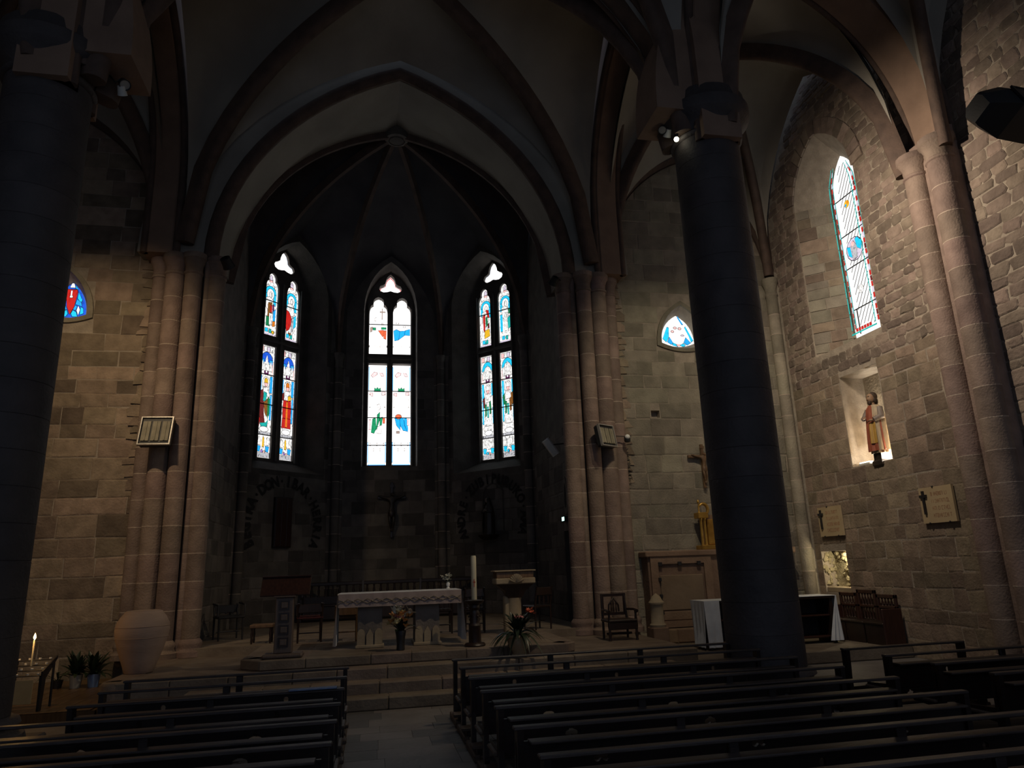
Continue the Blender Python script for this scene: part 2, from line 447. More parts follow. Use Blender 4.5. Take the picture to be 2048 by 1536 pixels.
def masonry(parent, W, u0, u1, v0, v1, ch, ln, mt, holes=(), keep=None, proud=(.004, .02), rough=.0, maxobj=300, gap=.011,
            name='stone', cap=2600, seed=1):
    """courses of single stones standing a little proud of the mortar"""
    r = random.Random(seed); items = []
    v = v0
    while v < v1 - .04:
        h = min(r.uniform(*ch), v1 - v)
        if v1 - (v + h) < ch[0] * .6: h = v1 - v
        bl = []
        for f in holes:
            s = f(v - .005, v + h + .005)
            if s: bl.append((s[0] - gap, s[1] + gap))
        bl.sort(); segs = []; a = u0
        for b0, b1 in bl:
            if b0 > a: segs.append((a, min(b0, u1)))
            a = max(a, b1)
        if a < u1: segs.append((a, u1))
        for sa, sb in segs:
            u = sa
            if sb - sa < .05: continue
            first = True
            while u < sb - .02:
                l = r.uniform(*ln) * (r.uniform(.4, 1) if first else 1); first = False
                if sb - (u + l) < ln[0] * .55: l = sb - u
                if keep is None or keep(u + l / 2, v + h / 2): items.append((u, u + l, v, v + h))
                u += l
        v += h
    todo = []
    for (a, b, c, d) in items:
        p = pix(W.P((a + b) / 2, (c + d) / 2))
        if p is None or not (-160 < p[0] < 2208 and -160 < p[1] < 1690): continue
        todo.append(((b - a) * (d - c) / p[2] ** 2, a, b, c, d))
    todo.sort(reverse=True)
    rest = MB()
    for i, (_, a, b, c, d) in enumerate(todo[:cap]):
        pr = r.uniform(*proud); g = gap / 2
        a += g; b -= g; c += g; d -= g
        ch_ = min(.022, (b - a) * .2, (d - c) * .2)
        j = lambda s_: r.uniform(-1, 1) * s_ * rough
        hw, hh = b - a, d - c
        if rough > .5:      # field stone: eight-sided face
            o = [(a + hw * .12, c), (b - hw * .12, c), (b, c + hh * .2), (b, d - hh * .2), (b - hw * .12, d), (a + hw * .12, d), (a, d - hh * .2), (a, c + hh * .2)]
            o = [(x + j(hw * .09), y + j(hh * .12)) for x, y in o]
        else:
            o = [(a, c), (b, c), (b, d), (a, d)]
            o = [(x + j(.045), y + j(.045)) for x, y in o]
        mu, mv = (a + b) / 2, (c + d) / 2
        n = len(o)
        fr = [(mu + (x - mu) * (1 - 2 * ch_ / hw), mv + (y - mv) * (1 - 2 * ch_ / hh)) for x, y in o]
        C0 = W.P(mu, mv)
        ptsb = [W.P(x, y, .01) for x, y in o]; ptsm = [W.P(x, y, -pr * .35) for x, y in o]
        ptsf = [W.P(x, y, -pr * r.uniform(.75, 1.25)) for x, y in fr]
        vs = ptsb + ptsm + ptsf
        fs = [tuple(range(2 * n, 3 * n))] + [(k + m_ * n, (k + 1) % n + m_ * n, (k + 1) % n + (m_ + 1) * n, k + (m_ + 1) * n) for m_ in (0, 1) for k in range(n)]
        # orient: u x v should face N
        if W.U.cross(Vector((0, 0, 1))).dot(W.N) < 0: fs = [f[::-1] for f in fs]
        if i < maxobj:
            m_ = MB().add([p - C0 for p in vs], fs)
            o_ = obj(name, m_, mt, parent); o_.location = C0
        else:
            rest.add(vs, fs)
    if rest.v:
        o_ = obj(name + '_field', rest, mt, parent); o_['kind'] = 'stuff'
    return len(todo)

# ------------------------------------------------------------------ floor, steps, platforms
fb = MB().box(-8.7, 9.5, -4, 14.3, -.3, -.006)
floor = sobj('floor', fb, 'floor_stone', 'grey stone slab floor of the nave', 'floor')
y = 2.6
r = random.Random(3)
while y < 10.2:
    d = min(r.uniform(.34, .46), 10.235 - y)
    x = -1.0 - r.uniform(0, .4)
    while x < 1.9:
        l = r.uniform(.45, .85)
        o = obj('slab', MB().cbox(-l / 2 + .0015, l / 2 - .0015, -d / 2 + .0015, d / 2 - .0015, -.03, r.uniform(-.001, .001), .002), 'floor_dark' if (x + l / 2 > .75 or x + l / 2 < .1) and r.random() < .5 else 'floor_stone', floor)
        o.location = (x + l / 2, y + d / 2, 0)
        x += l
    y += d

def step(name, label, x0, x1, y0, y1, z0, z1, bl, seed, front_only=True):
    """a stone step: a core and its row of front blocks"""
    s = sobj(name, MB().box(x0 + .02, x1 - .02, y0 + .12, y1, z0, z1 - .006), 'step_stone', label, 'step')
    rr = random.Random(seed); x = x0
    while x < x1 - .01:
        l = rr.uniform(*bl)
        if x1 - (x + l) < bl[0] * .6: l = x1 - x
        b = obj('block', MB().cbox(-l / 2 + .003, l / 2 - .003, 0, .34, 0, z1 - z0 + rr.uniform(-.002, .002), .014), 'step_stone', s)
        b.location = (x + l / 2, y0, z0); x += l
    return s
step('choir_step', 'lowest stone step up to the choir, at floor level', -2.4, 4.6, 10.24, 10.9, 0, .155, (.7, 1.1), 1)
step('choir_step', 'second stone step up to the choir, above the lowest one', -2.4, 4.6, 10.57, 11.3, .0, .30, (.6, 1.0), 2)
st = step('choir_platform', 'wide stone platform under pillars, jar and plant in front of the choir', -3.35, 5.05, 10.9, 15.0, 0, ZA, (.6, 1.0), 3)
e = obj('block', MB().lathe([(.0, 0), (.17, 0), (.19, .03), (.19, .42), (.165, .45), (0, .45)], (0, 0, 0), 20), 'step_stone', st, 40); e.location = (-3.38, 11.08, 0)
e = obj('block', MB().cbox(-.18, .18, -1.5, 1.5, 0, .45, .02), 'step_stone', st); e.location = (-3.39, 12.6, 0)

pb = [(-1.86, 11.75), (-1.86, 11.62), (-1.55, 11.33), (3.05, 11.33), (3.2, 11.5), (3.2, 13.75), (4.22, 13.75), (4.22, 21.4), (-3.26, 21.4), (-3.26, 13.75), (-1.86, 13.75)]
pl = sobj('choir_floor', MB().prism([Vector((x, y, .2)) for x, y in pb], (0, 0, 1), ZB - .2 - .004), 'step_stone', 'brown stone choir floor that the altar stands on', 'floor', fix=True)
rr = random.Random(8)
segs = [((-1.86, 13.7), (-1.86, 11.6)), ((-1.88, 11.62), (-1.56, 11.30))]
x = -1.56
while x < 3.0:
    l = rr.uniform(.55, .95)
    if 3.05 - (x + l) < .4: l = 3.05 - x
    segs.append(((x, 11.29), (x + l, 11.29))); x += l
segs += [((3.05, 11.29), (3.22, 11.47)), ((3.22, 11.47), (3.22, 13.7))]
for (a, b) in segs:
    a = Vector((*a, 0)); b = Vector((*b, 0)); l = (b - a).length; ang = math.atan2(b.y - a.y, b.x - a.x)
    o = obj('block', MB().cbox(.002, l - .002, 0, .30, 0, ZB - ZA + .001, .014), 'step_stone', pl); o.location = (a.x, a.y, ZA); o.rotation_euler = (0, 0, ang)
# paving inside the choir floor
for i in range(9):
    for j in range(8):
        xx, yy = -1.5 + j * .6 + (i % 2) * .2, 11.62 + i * .55
        if xx + .6 > 3.18: continue
        o = obj('slab', MB().cbox(.003, .597, .003, .547, -.02, .003 + rr.uniform(-.001, .001), .005), 'step_stone', pl); o.location = (xx, yy, ZB - .004)

sobj('chapel_step', MB().cbox(5.25, 9.38, 11.5, 14.2, 0, .20, .015), 'step_stone', 'low stone platform of the side chapel behind the round pillar', 'step')
ld = sobj('wooden_dais', MB().box(-8.6, -3.58, 11.0, 14.2, 0, .125), 'floor_wood', 'low wooden floor under the potted plants by the wall', 'floor')
for k in range(24):
    x0 = -8.55 + k * .205
    o = obj('plank', MB().cbox(.002, .203, 0, 3.18, 0, .014, .003), 'floor_wood', ld); o.location = (x0, 11.0, .126)

# ------------------------------------------------------------------ vaults
ceiling = struct('ceiling', 'pale plastered rib vaults over nave and aisles', 'ceiling')
KD, KG = .55, .75
def zfun(zs, Hc, Hw, M, s):
    D = zs + Hc * hp(M, KD); Rg = zs + Hc + (Hw - Hc) * M * M
    return D + (Rg - D) * hp(abs(s), KG)
def vault(cx, cy, a, b, zs, Hc, Hx, Hy, Hy2=None, mt='vault_plaster', rib=True, rw=.13, nM=14, nS=20):
    """four webs over a rectangular bay, diagonal ribs and a boss.  Hx: crown height at the x sides, Hy at the y sides"""
    for k, (dx, dy, Hw) in enumerate(((0, 1, Hy), (0, -1, Hy2 or Hy), (1, 0, Hx), (-1, 0, Hx))):
        vs = []; fs = []
        for i in range(nM + 1):
            M = max(.002, i / nM)
            for j in range(nS + 1):
                s = -1 + 2 * j / nS
                if dy: u, v = s * M, dy * M
                else: u, v = dx * M, s * M
                vs.append((cx + a * u, cy + b * v, zfun(zs, Hc, Hw, M, s)))
        for i in range(nM):
            for j in range(nS):
                p = i * (nS + 1) + j; fs.append((p, p + 1, p + nS + 2, p + nS + 1))
        # thickness upwards
        n = len(vs); vs2 = [(x, y, z + .18) for x, y, z in vs]
        obj('vault_web', MB().add(vs + vs2, fs + [tuple(q + n for q in f[::-1]) for f in fs]), mt, ceiling, 30, fix=True)
    if rib:
        for sx in (1, -1):
            path = []
            for i in range(33):
                t = -1 + 2 * i / 32; M = max(abs(t), 1e-4)
                path.append(Vector((cx + a * t * sx, cy + b * t, zs + Hc * hp(M, KD) - .02)))
            side = Vector((path[-1].x - path[0].x, path[-1].y - path[0].y, 0)).normalized().cross(Vector((0, 0, 1)))
            pr = [(-rw, .1), (-rw, -.1), (-rw * .7, -.17), (-rw * .3, -.2), (rw * .3, -.2), (rw * .7, -.17), (rw, -.1), (rw, .1)]
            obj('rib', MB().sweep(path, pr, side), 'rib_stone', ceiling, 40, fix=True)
        obj('boss', MB().lathe([(.0, -.30), (.2, -.28), (.26, -.2), (.24, -.1), (.3, -.05), (.3, .05), (0, .05)], (cx, cy, zs + Hc - .05), 20, cap=False), 'rib_stone', ceiling, 40)

BAY = ((11.42, 2.22), (6.5, 2.3), (1.6, 2.3))
for i, (cy, b) in enumerate(BAY):
    vault(AX, cy, 4.2, b, 8.2, 5.2, 4.75, 4.72)
    ca_, cb_ = ((11.70, 2.27), (6.56, 2.02), (1.6, 2.0))[i]
    if i < 2:
        vault(AX + 6.72, ca_, 1.98, cb_, 8.25, 4.15, 3.75, 3.1 if i == 0 else 3.95, 3.95, rw=.10)
        vault(AX - 6.72, ca_, 1.98, cb_, 8.25, 4.15, 3.75, 3.1 if i == 0 else 3.95, 3.95, rw=.10)

def arch(name, label, c, U, a, H, zs, depth, thick, stilt=0, k=.7, rolls=True, soff='arch_soffit', n=16, rr_=.075):
    """pointed arch band; c centre (x, y) of the soffit, U direction across the span; depth along the arch axis"""
    U = Vector(U); side = U.cross(Vector((0, 0, 1)))
    path = [Vector((c[0], c[1], zs)) + U * x + Vector((0, 0, z)) for x, z in arch2d(a, H, k, n, stilt)]
    s = struct(name, label, 'arch')
    h = depth / 2; ch = .1
    obj('soffit', MB().sweep(path, [(-h, thick), (-h, .12), (-h + ch, 0), (h - ch, 0), (h, .12), (h, thick)], side), soff, s, 30, fix=True)
    if rolls:
        for q in (-1, 1):
            obj('roll_moulding', MB().sweep(path, [(q * (h - .02) + rr_ * math.cos(t), .07 + rr_ * math.sin(t)) for t in [2 * PI * i / 8 for i in range(8)]], side), 'rib_stone', s, 60, fix=True)
    return s
# choir arch: smooth plastered soffit, dark roll on the front edge
ca = arch('choir_arch', 'wide pointed arch opening into the dark apse', (AX, 14.45), (1, 0, 0), 3.58, 4.62, 7.95, 1.34, 1.5, 0, .8, False, 'vault_plaster')
cp = [Vector((AX + x, 13.80, 7.95 + z)) for x, z in arch2d(3.62, 4.66, .8, 16)]
obj('roll_moulding', MB().sweep(cp, [(.10 * math.cos(t), .09 + .15 * math.sin(t)) for t in [2 * PI * i / 10 for i in range(10)]], (0, -1, 0)), 'rib_stone', ca, 60, fix=True)
# arcades between round pillars and choir pillars, and the bays nearer
for sx, nm in ((1, 'right'), (-1, 'left')):
    for cy, hs in ((11.45, 2.16), (6.5, 2.05)):
        arch('arcade_arch', 'pointed arcade arch from the %s round pillar %s' % (nm, 'to the choir pillar' if cy > 10 else 'away from the choir'),
             (AX + sx * 4.63, cy), (0, 1, 0), hs, 3.05, 7.95, .62, .85, 1.5, .55)
    for cy in (9.0, 4.1):
        arch('aisle_arch', 'broad pointed arch across the %s aisle %s' % (nm, 'at the round pillar' if cy > 5 else 'further from the choir'),
             (AX + sx * 6.72, cy), (1, 0, 0), 2.15, 3.4, 8.45, .85, .9, .1, .7)
    arch('wall_rib', 'slim pointed rib on the end wall of the %s aisle' % nm, (AX + sx * 6.72, 14.15), (1, 0, 0), 2.0, 3.0, 8.2, .16, .5, 0, .7, False, 'rib_stone')
for cy in (9.0, 4.1):
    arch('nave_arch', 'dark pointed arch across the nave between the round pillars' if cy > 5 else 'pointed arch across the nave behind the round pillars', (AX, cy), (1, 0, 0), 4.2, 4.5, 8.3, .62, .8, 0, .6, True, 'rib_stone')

# ------------------------------------------------------------------ round pillars
def pillar(x, yv, nm, lab):
    s = struct('round_pillar', lab, 'pillar'); s.location = (x, yv, 0)
    obj('plinth', MB().cbox(-.66, .66, -.66, .66, 0, .14, .02), 'dark_column', s)
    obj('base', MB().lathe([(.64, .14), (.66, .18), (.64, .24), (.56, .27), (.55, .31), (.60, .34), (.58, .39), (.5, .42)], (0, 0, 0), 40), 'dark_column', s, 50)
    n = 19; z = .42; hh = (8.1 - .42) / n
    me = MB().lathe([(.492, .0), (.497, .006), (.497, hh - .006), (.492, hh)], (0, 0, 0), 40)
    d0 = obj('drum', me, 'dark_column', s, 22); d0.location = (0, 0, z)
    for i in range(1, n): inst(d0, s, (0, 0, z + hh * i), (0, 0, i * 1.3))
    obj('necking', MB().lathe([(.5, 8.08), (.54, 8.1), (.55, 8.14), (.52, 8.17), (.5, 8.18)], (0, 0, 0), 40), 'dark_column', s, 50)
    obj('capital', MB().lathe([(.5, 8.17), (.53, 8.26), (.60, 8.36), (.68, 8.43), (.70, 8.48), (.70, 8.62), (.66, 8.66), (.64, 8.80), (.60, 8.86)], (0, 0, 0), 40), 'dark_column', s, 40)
    return s
pillar(AX + 4.64, 9.0, 'right', 'tall dark round stone pillar between nave and side chapel')
pillar(AX - 4.76, 9.0, 'left', 'tall dark round stone pillar beside the candle stand')

# ------------------------------------------------------------------ clustered choir pillars
def cluster(nm, lab, shafts, z0, z1, core, hh=.46, caph=.42, mt='red_sandstone'):
    """half shafts built in courses; shafts: (x, y, r)"""
    s = struct(nm, lab, 'pillar')
    obj('core', MB().box(core[0], core[1], core[2], core[3], z0, z1 + .6), mt, s)
    n = int((z1 - z0 - .3) / hh); hh = (z1 - z0 - .3) / n
    src = {}
    rr = random.Random(len(shafts))
    for (x, yv, rad) in shafts:
        obj('base', MB().lathe([(rad * 1.55, 0), (rad * 1.55, .09), (rad * 1.3, .12), (rad * 1.2, .16), (rad * 1.32, .2), (rad * 1.25, .25), (rad, .3)], (x, yv, z0), 16), mt, s, 50)
        off = rr.uniform(-.1, .1)
        for i in range(n):
            if rad not in src:
                o = obj('shaft_block', MB().lathe([(rad * .965, 0), (rad, .008), (rad, hh - .008), (rad * .965, hh)], (0, 0, 0), 24, cap=False), mt, s, 22); src[rad] = o
            else: o = inst(src[rad], s)
            o.location = (x, yv, z0 + .3 + i * hh)
        for i in range(1, n):
            key = ('j', rad)
            if key not in src: o = obj('joint', MB().lathe([(rad * .97, -.010), (rad * 1.006, -.007), (rad * 1.006, .007), (rad * .97, .010)], (0, 0, 0), 24, cap=False), 'joint', s); src[key] = o
            else: o = inst(src[key], s)
            o.location = (x, yv, z0 + .3 + i * hh)
        obj('capital', MB().lathe([(rad, -.02), (rad * 1.12, 0), (rad * 1.12, .04), (rad, .06), (rad * 1.05, .18), (rad * 1.3, caph * .7), (rad * 1.42, caph * .75), (rad * 1.42, caph)], (x, yv, z1), 16), mt, s, 40)
    return s
def mir(x): return 2 * AX - x
SH = [(5.14, 14.02, .15), (4.82, 13.82, .18), (4.47, 13.74, .16), (4.24, 13.86, .07), (4.08, 13.93, .17)]
cluster('choir_pillar', 'cluster of red sandstone shafts at the right of the apse opening', SH, ZA, 7.55, (4.19, 5.28, 14.02, 14.9))
cluster('choir_pillar', 'cluster of red sandstone shafts behind the big clay jar', [(mir(x), yv, rad) for x, yv, rad in SH], ZA, 7.55, (mir(5.28), mir(4.19), 14.02, 14.9))
cluster('wall_pillar', 'pair of brown sandstone shafts against the side wall near the plaques', [(9.22, 9.3, .2), (9.28, 9.02, .08), (9.18, 8.74, .2)], 0, 8.05, (9.2, 9.5, 8.55, 9.45))
cluster('wall_pillar', 'slim sandstone shaft in the corner of the side chapel', [(9.2, 14.02, .13)], .2, 7.75, (9.25, 9.45, 13.98, 14.25), mt='ashlar_grey')
cluster('wall_pillar', 'slim sandstone shafts on the outer wall of the far aisle', [(mir(9.22), 9.3, .2), (mir(9.18), 8.74, .2)], 0, 8.05, (mir(9.5), mir(9.2), 8.55, 9.45))

# ------------------------------------------------------------------ side wall with tall window and niches
WR = Wall((9.4, 0, 0), (0, 1, 0), (-1, 0, 0))       # u = y
wf = lancet(11.975, 1.015, 5.93, 9.35, 10.75, .9)
wb = lancet(11.98, .42, 6.2, 9.42, 10.28, 1.5)
N1 = (11.24, 12.36, 3.46, 5.30); N2 = (12.97, 13.78, 1.04, 1.86)
m = MB(); tile = (10.6, 13.4, 5.6, 11.2)
slab(m, WR, -4, 14.3, 0, 12.8, .95, [tile, N1, N2])
plate_hole(m, WR, tile, wf, 0, .62, wb)
wr = sobj('wall_right', m, 'mortar', 'rough stone side wall with tall window and statue niche', 'wall')
m = MB()
for (a, b, c, d), dp in ((N1, .55), (N2, .4)):
    m.prism([WR.P(u, v, dp) for u, v in ((a - .02, c - .02), (b + .02, c - .02), (b + .02, d + .02), (a - .02, d + .02))], -WR.N, .1)
obj('niche_back', m, 'ashlar', wr)
def curve_r(u, v):      # below the vault on the side wall
    if u > 9.2: return v < 8.25 + 3.75 * hp(min(1, abs(u - 11.70) / 2.35), KG) + .3
    return v < 12.2
hr = [span_of(wf), span_of([(N1[0], N1[2]), (N1[1], N1[2]), (N1[1], N1[3]), (N1[0], N1[3])]), span_of([(N2[0], N2[2]), (N2[1], N2[2]), (N2[1], N2[3]), (N2[0], N2[3])])]
masonry(wr, WR, 9.4, 14.1, 0.0, 5.4, (.23, .35), (.26, .58), 'ashlar', hr, curve_r, (.002, .011), .45, 220, seed=5)
masonry(wr, WR, 9.4, 14.1, 5.4, 12.2, (.12, .22), (.16, .44), 'rubble', hr, curve_r, (.005, .02), .8, 300, seed=6)
masonry(wr, WR, 4.6, 8.6, 0.0, 12.2, (.14, .25), (.18, .5), 'rubble', (), curve_r, (.005, .02), .8, 160, seed=7)
# jamb stones of the window embrasure (far side)
rr = random.Random(4)
v = 6.0
A0, A1 = 12.975, 12.41
while v < 9.3:
    h = rr.uniform(.16, .34); t0 = 0
    while t0 < .95:
        t1 = min(1, t0 + rr.uniform(.3, .7))
        if 1 - t1 < .2: t1 = 1
        q = []
        for t, vv in ((t0 + .01, v + .008), (t1 - .01, v + .008), (t1 - .01, v + h - .008), (t0 + .01, v + h - .008)):
            q.append(WR.P(A0 + (A1 - A0) * t, vv, .62 * t))
        nn = (q[1] - q[0]).cross(q[3] - q[0]).normalized()
        if nn.y > 0: nn = -nn
        o = obj('jamb_stone', MB().prism(q, nn, rr.uniform(.006, .022)), 'ashlar_grey' if rr.random() < .6 else 'ashlar', wr, fix=True)
        t0 = t1
    v += h
# voussoirs over the embrasure
nv = 17
for i in range(nv):
    a0, a1 = PI * (i + .06) / nv, PI * (i + .94) / nv
    q = []
    for ra, an in ((0, a0), (0, a1), (1, a1), (1, a0)):
        cx_ = math.cos(an); hz = hp(abs(cx_), .9) * 1.40
        u_, v_ = 11.975 + 1.015 * cx_, 9.35 + hz
        if ra: u_ += .34 * cx_; v_ += .34 * max(.15, math.sin(an))
        q.append(WR.P(u_, v_, -.01))
    obj('voussoir', MB().prism(q, WR.N, rr.uniform(.02, .045)), 'rubble', wr, fix=True)

# left outer wall (hidden behind the pillar from here)
sobj('wall_left', MB().box(-8.9, -8.55, -4, 14.3, 0, 12.8), 'mortar', 'plain stone outer wall of the far aisle', 'wall')

# ------------------------------------------------------------------ end walls of the aisles with rounded triangular windows
def tri(uc, vb, hw, h, n=8):
    """rounded triangle, pointed at the top, count 3n"""
    A, B, T = (uc - hw, vb + h * .12), (uc + hw, vb + h * .12), (uc, vb + h)
    def arc(p, q, bul):
        mx_, my_ = (p[0] + q[0]) / 2, (p[1] + q[1]) / 2; nx, ny = (q[1] - p[1]), -(q[0] - p[0]); l = math.hypot(nx, ny)
        out = []
        for i in range(n):
            t = i / n; s_ = 4 * t * (1 - t)
            out.append((p[0] + (q[0] - p[0]) * t + nx / l * bul * s_, p[1] + (q[1] - p[1]) * t + ny / l * bul * s_))
        return out
    return arc(A, B, hw * .22) + arc(B, T, hw * .30) + arc(T, A, hw * .30)

def end_wall(name, lab, x0, x1, tc, notch, mt, seed, zc, k=1.0):
    W = Wall((0, 14.2, 0), (1, 0, 0), (0, -1, 0))
    front = tri(tc, zc - .34, .40 * k + .14, 1.06); back = tri(tc, zc - .20, .40 * k, .76)
    tile = (tc - .9, tc + .9, zc - .8, zc + 1.1)
    m = MB(); hol = [tile] + ([notch] if notch else [])
    slab(m, W, x0, x1, 0, 12.6, .5, hol)
    plate_hole(m, W, tile, front, 0, .3, back)
    if notch: slab(m, Wall((0, 14.36, 0), (1, 0, 0), (0, -1, 0)), notch[0], notch[1], notch[2], notch[3], .2)
    ww = sobj(name, m, 'mortar', lab, 'wall')
    cx = AX + (6.72 if x0 > 0 else -6.72)
    kp = lambda u, v: v < 8.25 + 3.15 * hp(min(1, abs(u - cx) / 2.0), KG) + .2
    hs = [span_of(tri(tc, zc - .42, .40 * k + .25, 1.24))]
    if notch: hs.append(span_of([(notch[0], notch[2]), (notch[1], notch[2]), (notch[1], notch[3]), (notch[0], notch[3])]))
    masonry(ww, W, x0 + .05, x1 - .05, .1, 11.6, (.26, .42), (.34, .95), mt, hs, kp, (.004, .016), .3, 300, seed=seed, name='stone')
    # hood moulding round the window
    of = tri(tc, zc - .42, .40 * k + .25, 1.24)
    mm = MB().ring([W.P(u, v, -.05) for u, v in of], [W.P(u, v, -.05) for u, v in front], (0, 1, 0), .06)
    obj('window_hood', mm, 'ashlar_grey', ww, fix=True)
    return W, back
WER, bkR = end_wall('wall_aisle_right', 'stone end wall of the side chapel with rounded triangular window', 5.15, 9.5, 6.93, (6.0, 6.2, 4.84, 5.0), 'ashlar_grey', 21, 6.78)
WEL, bkL = end_wall('wall_aisle_left', 'warm lit ashlar end wall with small triangular window, beside the jar', -8.6, -4.19, -5.93, None, 'ashlar_warm', 22, 7.02, .72)

# broken edge where the aisle walls meet the pillar clusters
rr = random.Random(77)
for xe, sg, par in ((mir(5.30), -1, 'wall_aisle_left'), (5.30, 1, 'wall_aisle_right')):
    z = 3.4
    while z < 8.2:
        h = rr.uniform(.10, .26); wd = rr.uniform(.10, .26)
        pts_ = [(0, 0), (sg * wd, rr.uniform(-.02, .03)), (sg * wd * rr.uniform(.7, 1.1), h * .6), (sg * wd * .6, h), (0, h - .01)]
        if sg < 0: pts_ = pts_[::-1]
        o = obj('rough_stone', MB().prism([Vector((xe + a, 14.19, z + b)) for a, b in pts_], (0, -1, 0), rr.uniform(.012, .035)), 'ashlar', bpy.data.objects[par], fix=True)
        z += h + rr.uniform(0, .05)

# ------------------------------------------------------------------ apse
AC = [(AX - 3.75, 14.9), (AX - 3.75, 18.3), (AX - 1.55, 20.5), (AX + 1.55, 20.5), (AX + 3.75, 18.3), (AX + 3.75, 14.9)]
WS = []
for i in range(5):
    a, b = Vector((*AC[i], 0)), Vector((*AC[i + 1], 0)); U = (b - a).normalized()
    WS.append((Wall(a, U, U.cross(Vector((0, 0, 1)))), (b - a).length))
names = ['wall_choir_left', 'wall_apse_left', 'wall_apse_center', 'wall_apse_right', 'wall_choir_right']
labs = ['dark plain side wall of the choir behind the left pillar cluster', 'dark apse wall with painted arch inscription over a wooden panel', 'dark centre wall of the apse behind the altar, with crucifix',
        'dark apse wall with painted arch inscription over a statue', 'dark side wall of the choir with a doorway']
WD = .62
FRONT = {}
for i, (W, L) in enumerate(WS):
    m = MB(); hs = []
    if i in (1, 2, 3):
        hw = .80 if i == 2 else 1.16
        f = lancet(L / 2, hw, 4.70 if i == 2 else 4.42, 9.5, 11.1, .8); b = lancet(L / 2, .78, 4.74, 9.6, 11.02, .8)
        tile = (.25, L - .25, 4.2, 11.4)
        slab(m, W, -.3, L + .3, 0, 12.4, .9, [tile]); plate_hole(m, W, tile, f, 0, WD, b)
        hs = [span_of(f)]
    elif i == 4:
        dr = (L - .75, L + .05 - .0, ZB, 2.52)     # doorway
        dr = (L - 15.4 + 14.9 - 0, 0, 0, 0)
        u0, u1 = 18.3 - 15.45, 18.3 - 14.68
        slab(m, W, -.3, L + .6, 0, 12.4, .5, [(u0, u1, ZB - .2, 2.5)])
        hs = [span_of([(u0, 0), (u1, 0), (u1, 2.52), (u0, 2.52)])]
    else:
        slab(m, W, -.6, L + .3, 0, 12.4, .5)
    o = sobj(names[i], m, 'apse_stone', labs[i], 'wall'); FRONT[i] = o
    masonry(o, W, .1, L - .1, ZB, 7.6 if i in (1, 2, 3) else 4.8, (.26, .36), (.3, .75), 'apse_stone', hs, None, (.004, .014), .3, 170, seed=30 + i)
# shafts in the apse corners
for i, (x, yv) in enumerate(AC[1:5]):
    d = (Vector((AX, 16.4)) - Vector((x, yv))).normalized()
    cluster('apse_shaft', ['slim shafts between choir wall and painted apse wall with the panel', 'slim shafts between the panel wall and the crucifix wall',
             'slim shafts between the crucifix wall and the statue wall', 'slim shafts between the statue wall and the choir wall with the door'][i],
            [(x + d.x * .16, yv + d.y * .16, .11), (x + d.x * .05 + d.y * .17, yv + d.y * .05 - d.x * .17, .07), (x + d.x * .05 - d.y * .17, yv + d.y * .05 + d.x * .17, .07)],
            ZB, 7.6, (x - .1, x + .1, yv - .1, yv + .1), mt='apse_stone')
# apse vault: webs from the boss to each wall side
BX, BY, ZS, HC = AX, 16.05, 7.95, 4.74
av = struct('apse_vault', 'dark ribbed apse vault with round boss', 'ceiling')
pts = [(AX - 3.6, 14.95)] + AC[1:5] + [(AX + 3.6, 14.95)]
for i in range(5):
    A, B = pts[i], pts[i + 1]; vs = []; fs = []; nM, nS = 14, 14
    Hw = 3.35 if i in (1, 2, 3) else 3.6
    for a in range(nM + 1):
        M = max(.003, a / nM)
        for b in range(nS + 1):
            s = -1 + 2 * b / nS; t = (s + 1) / 2
            px, py = A[0] + (B[0] - A[0]) * t, A[1] + (B[1] - A[1]) * t
            D = ZS + HC * hp(M, KD); Rg = ZS + HC + (Hw - HC) * M * M
            vs.append((BX + (px - BX) * M, BY + (py - BY) * M, D + (Rg - D) * hp(abs(s), KG)))
    for a in range(nM):
        for b in range(nS):
            p = a * (nS + 1) + b; fs.append((p, p + 1, p + nS + 2, p + nS + 1))
    n = len(vs)
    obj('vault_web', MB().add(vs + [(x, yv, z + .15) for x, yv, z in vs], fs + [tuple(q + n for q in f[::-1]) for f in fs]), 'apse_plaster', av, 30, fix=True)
# web over the straight part next to the arch
vs = []; fs = []
for i in range(21):
    s = -1 + i / 10
    for j in range(7):
        M = j / 6
        D = ZS + HC * hp(abs(s), .8); vs.append((AX + 3.6 * s, 14.95 + (BY - 14.95) * (1 - abs(s)) * M * 1.0, D + .02))
for i in range(20):
    for j in range(6):
        p = i * 7 + j; fs.append((p, p + 1, p + 8, p + 7))
n = len(vs)
obj('vault_web', MB().add(vs + [(x, yv, z + .15) for x, yv, z in vs], fs + [tuple(q + n for q in f[::-1]) for f in fs]), 'vault_plaster', av, 30, fix=True)
for p in pts:
    path = [Vector((BX + (p[0] - BX) * t, BY + (p[1] - BY) * t, ZS + HC * hp(t, KD) - .03)) for t in [i / 18 for i in range(19)]]
    sd = Vector((p[0] - BX, p[1] - BY, 0)).normalized().cross(Vector((0, 0, 1)))
    obj('rib', MB().sweep(path, [(-.09, -.08), (-.05, .12), (.05, .12), (.09, -.08)], -sd), 'rib_stone', av, 50, fix=True)
obj('boss', MB().lathe([(.0, -.26), (.17, -.25), (.2, -.2), (.22, -.24), (.29, -.22), (.33, -.12), (.3, .05), (0, .05)], (BX, BY, ZS + HC), 24, cap=False), 'apse_stone', av, 40)
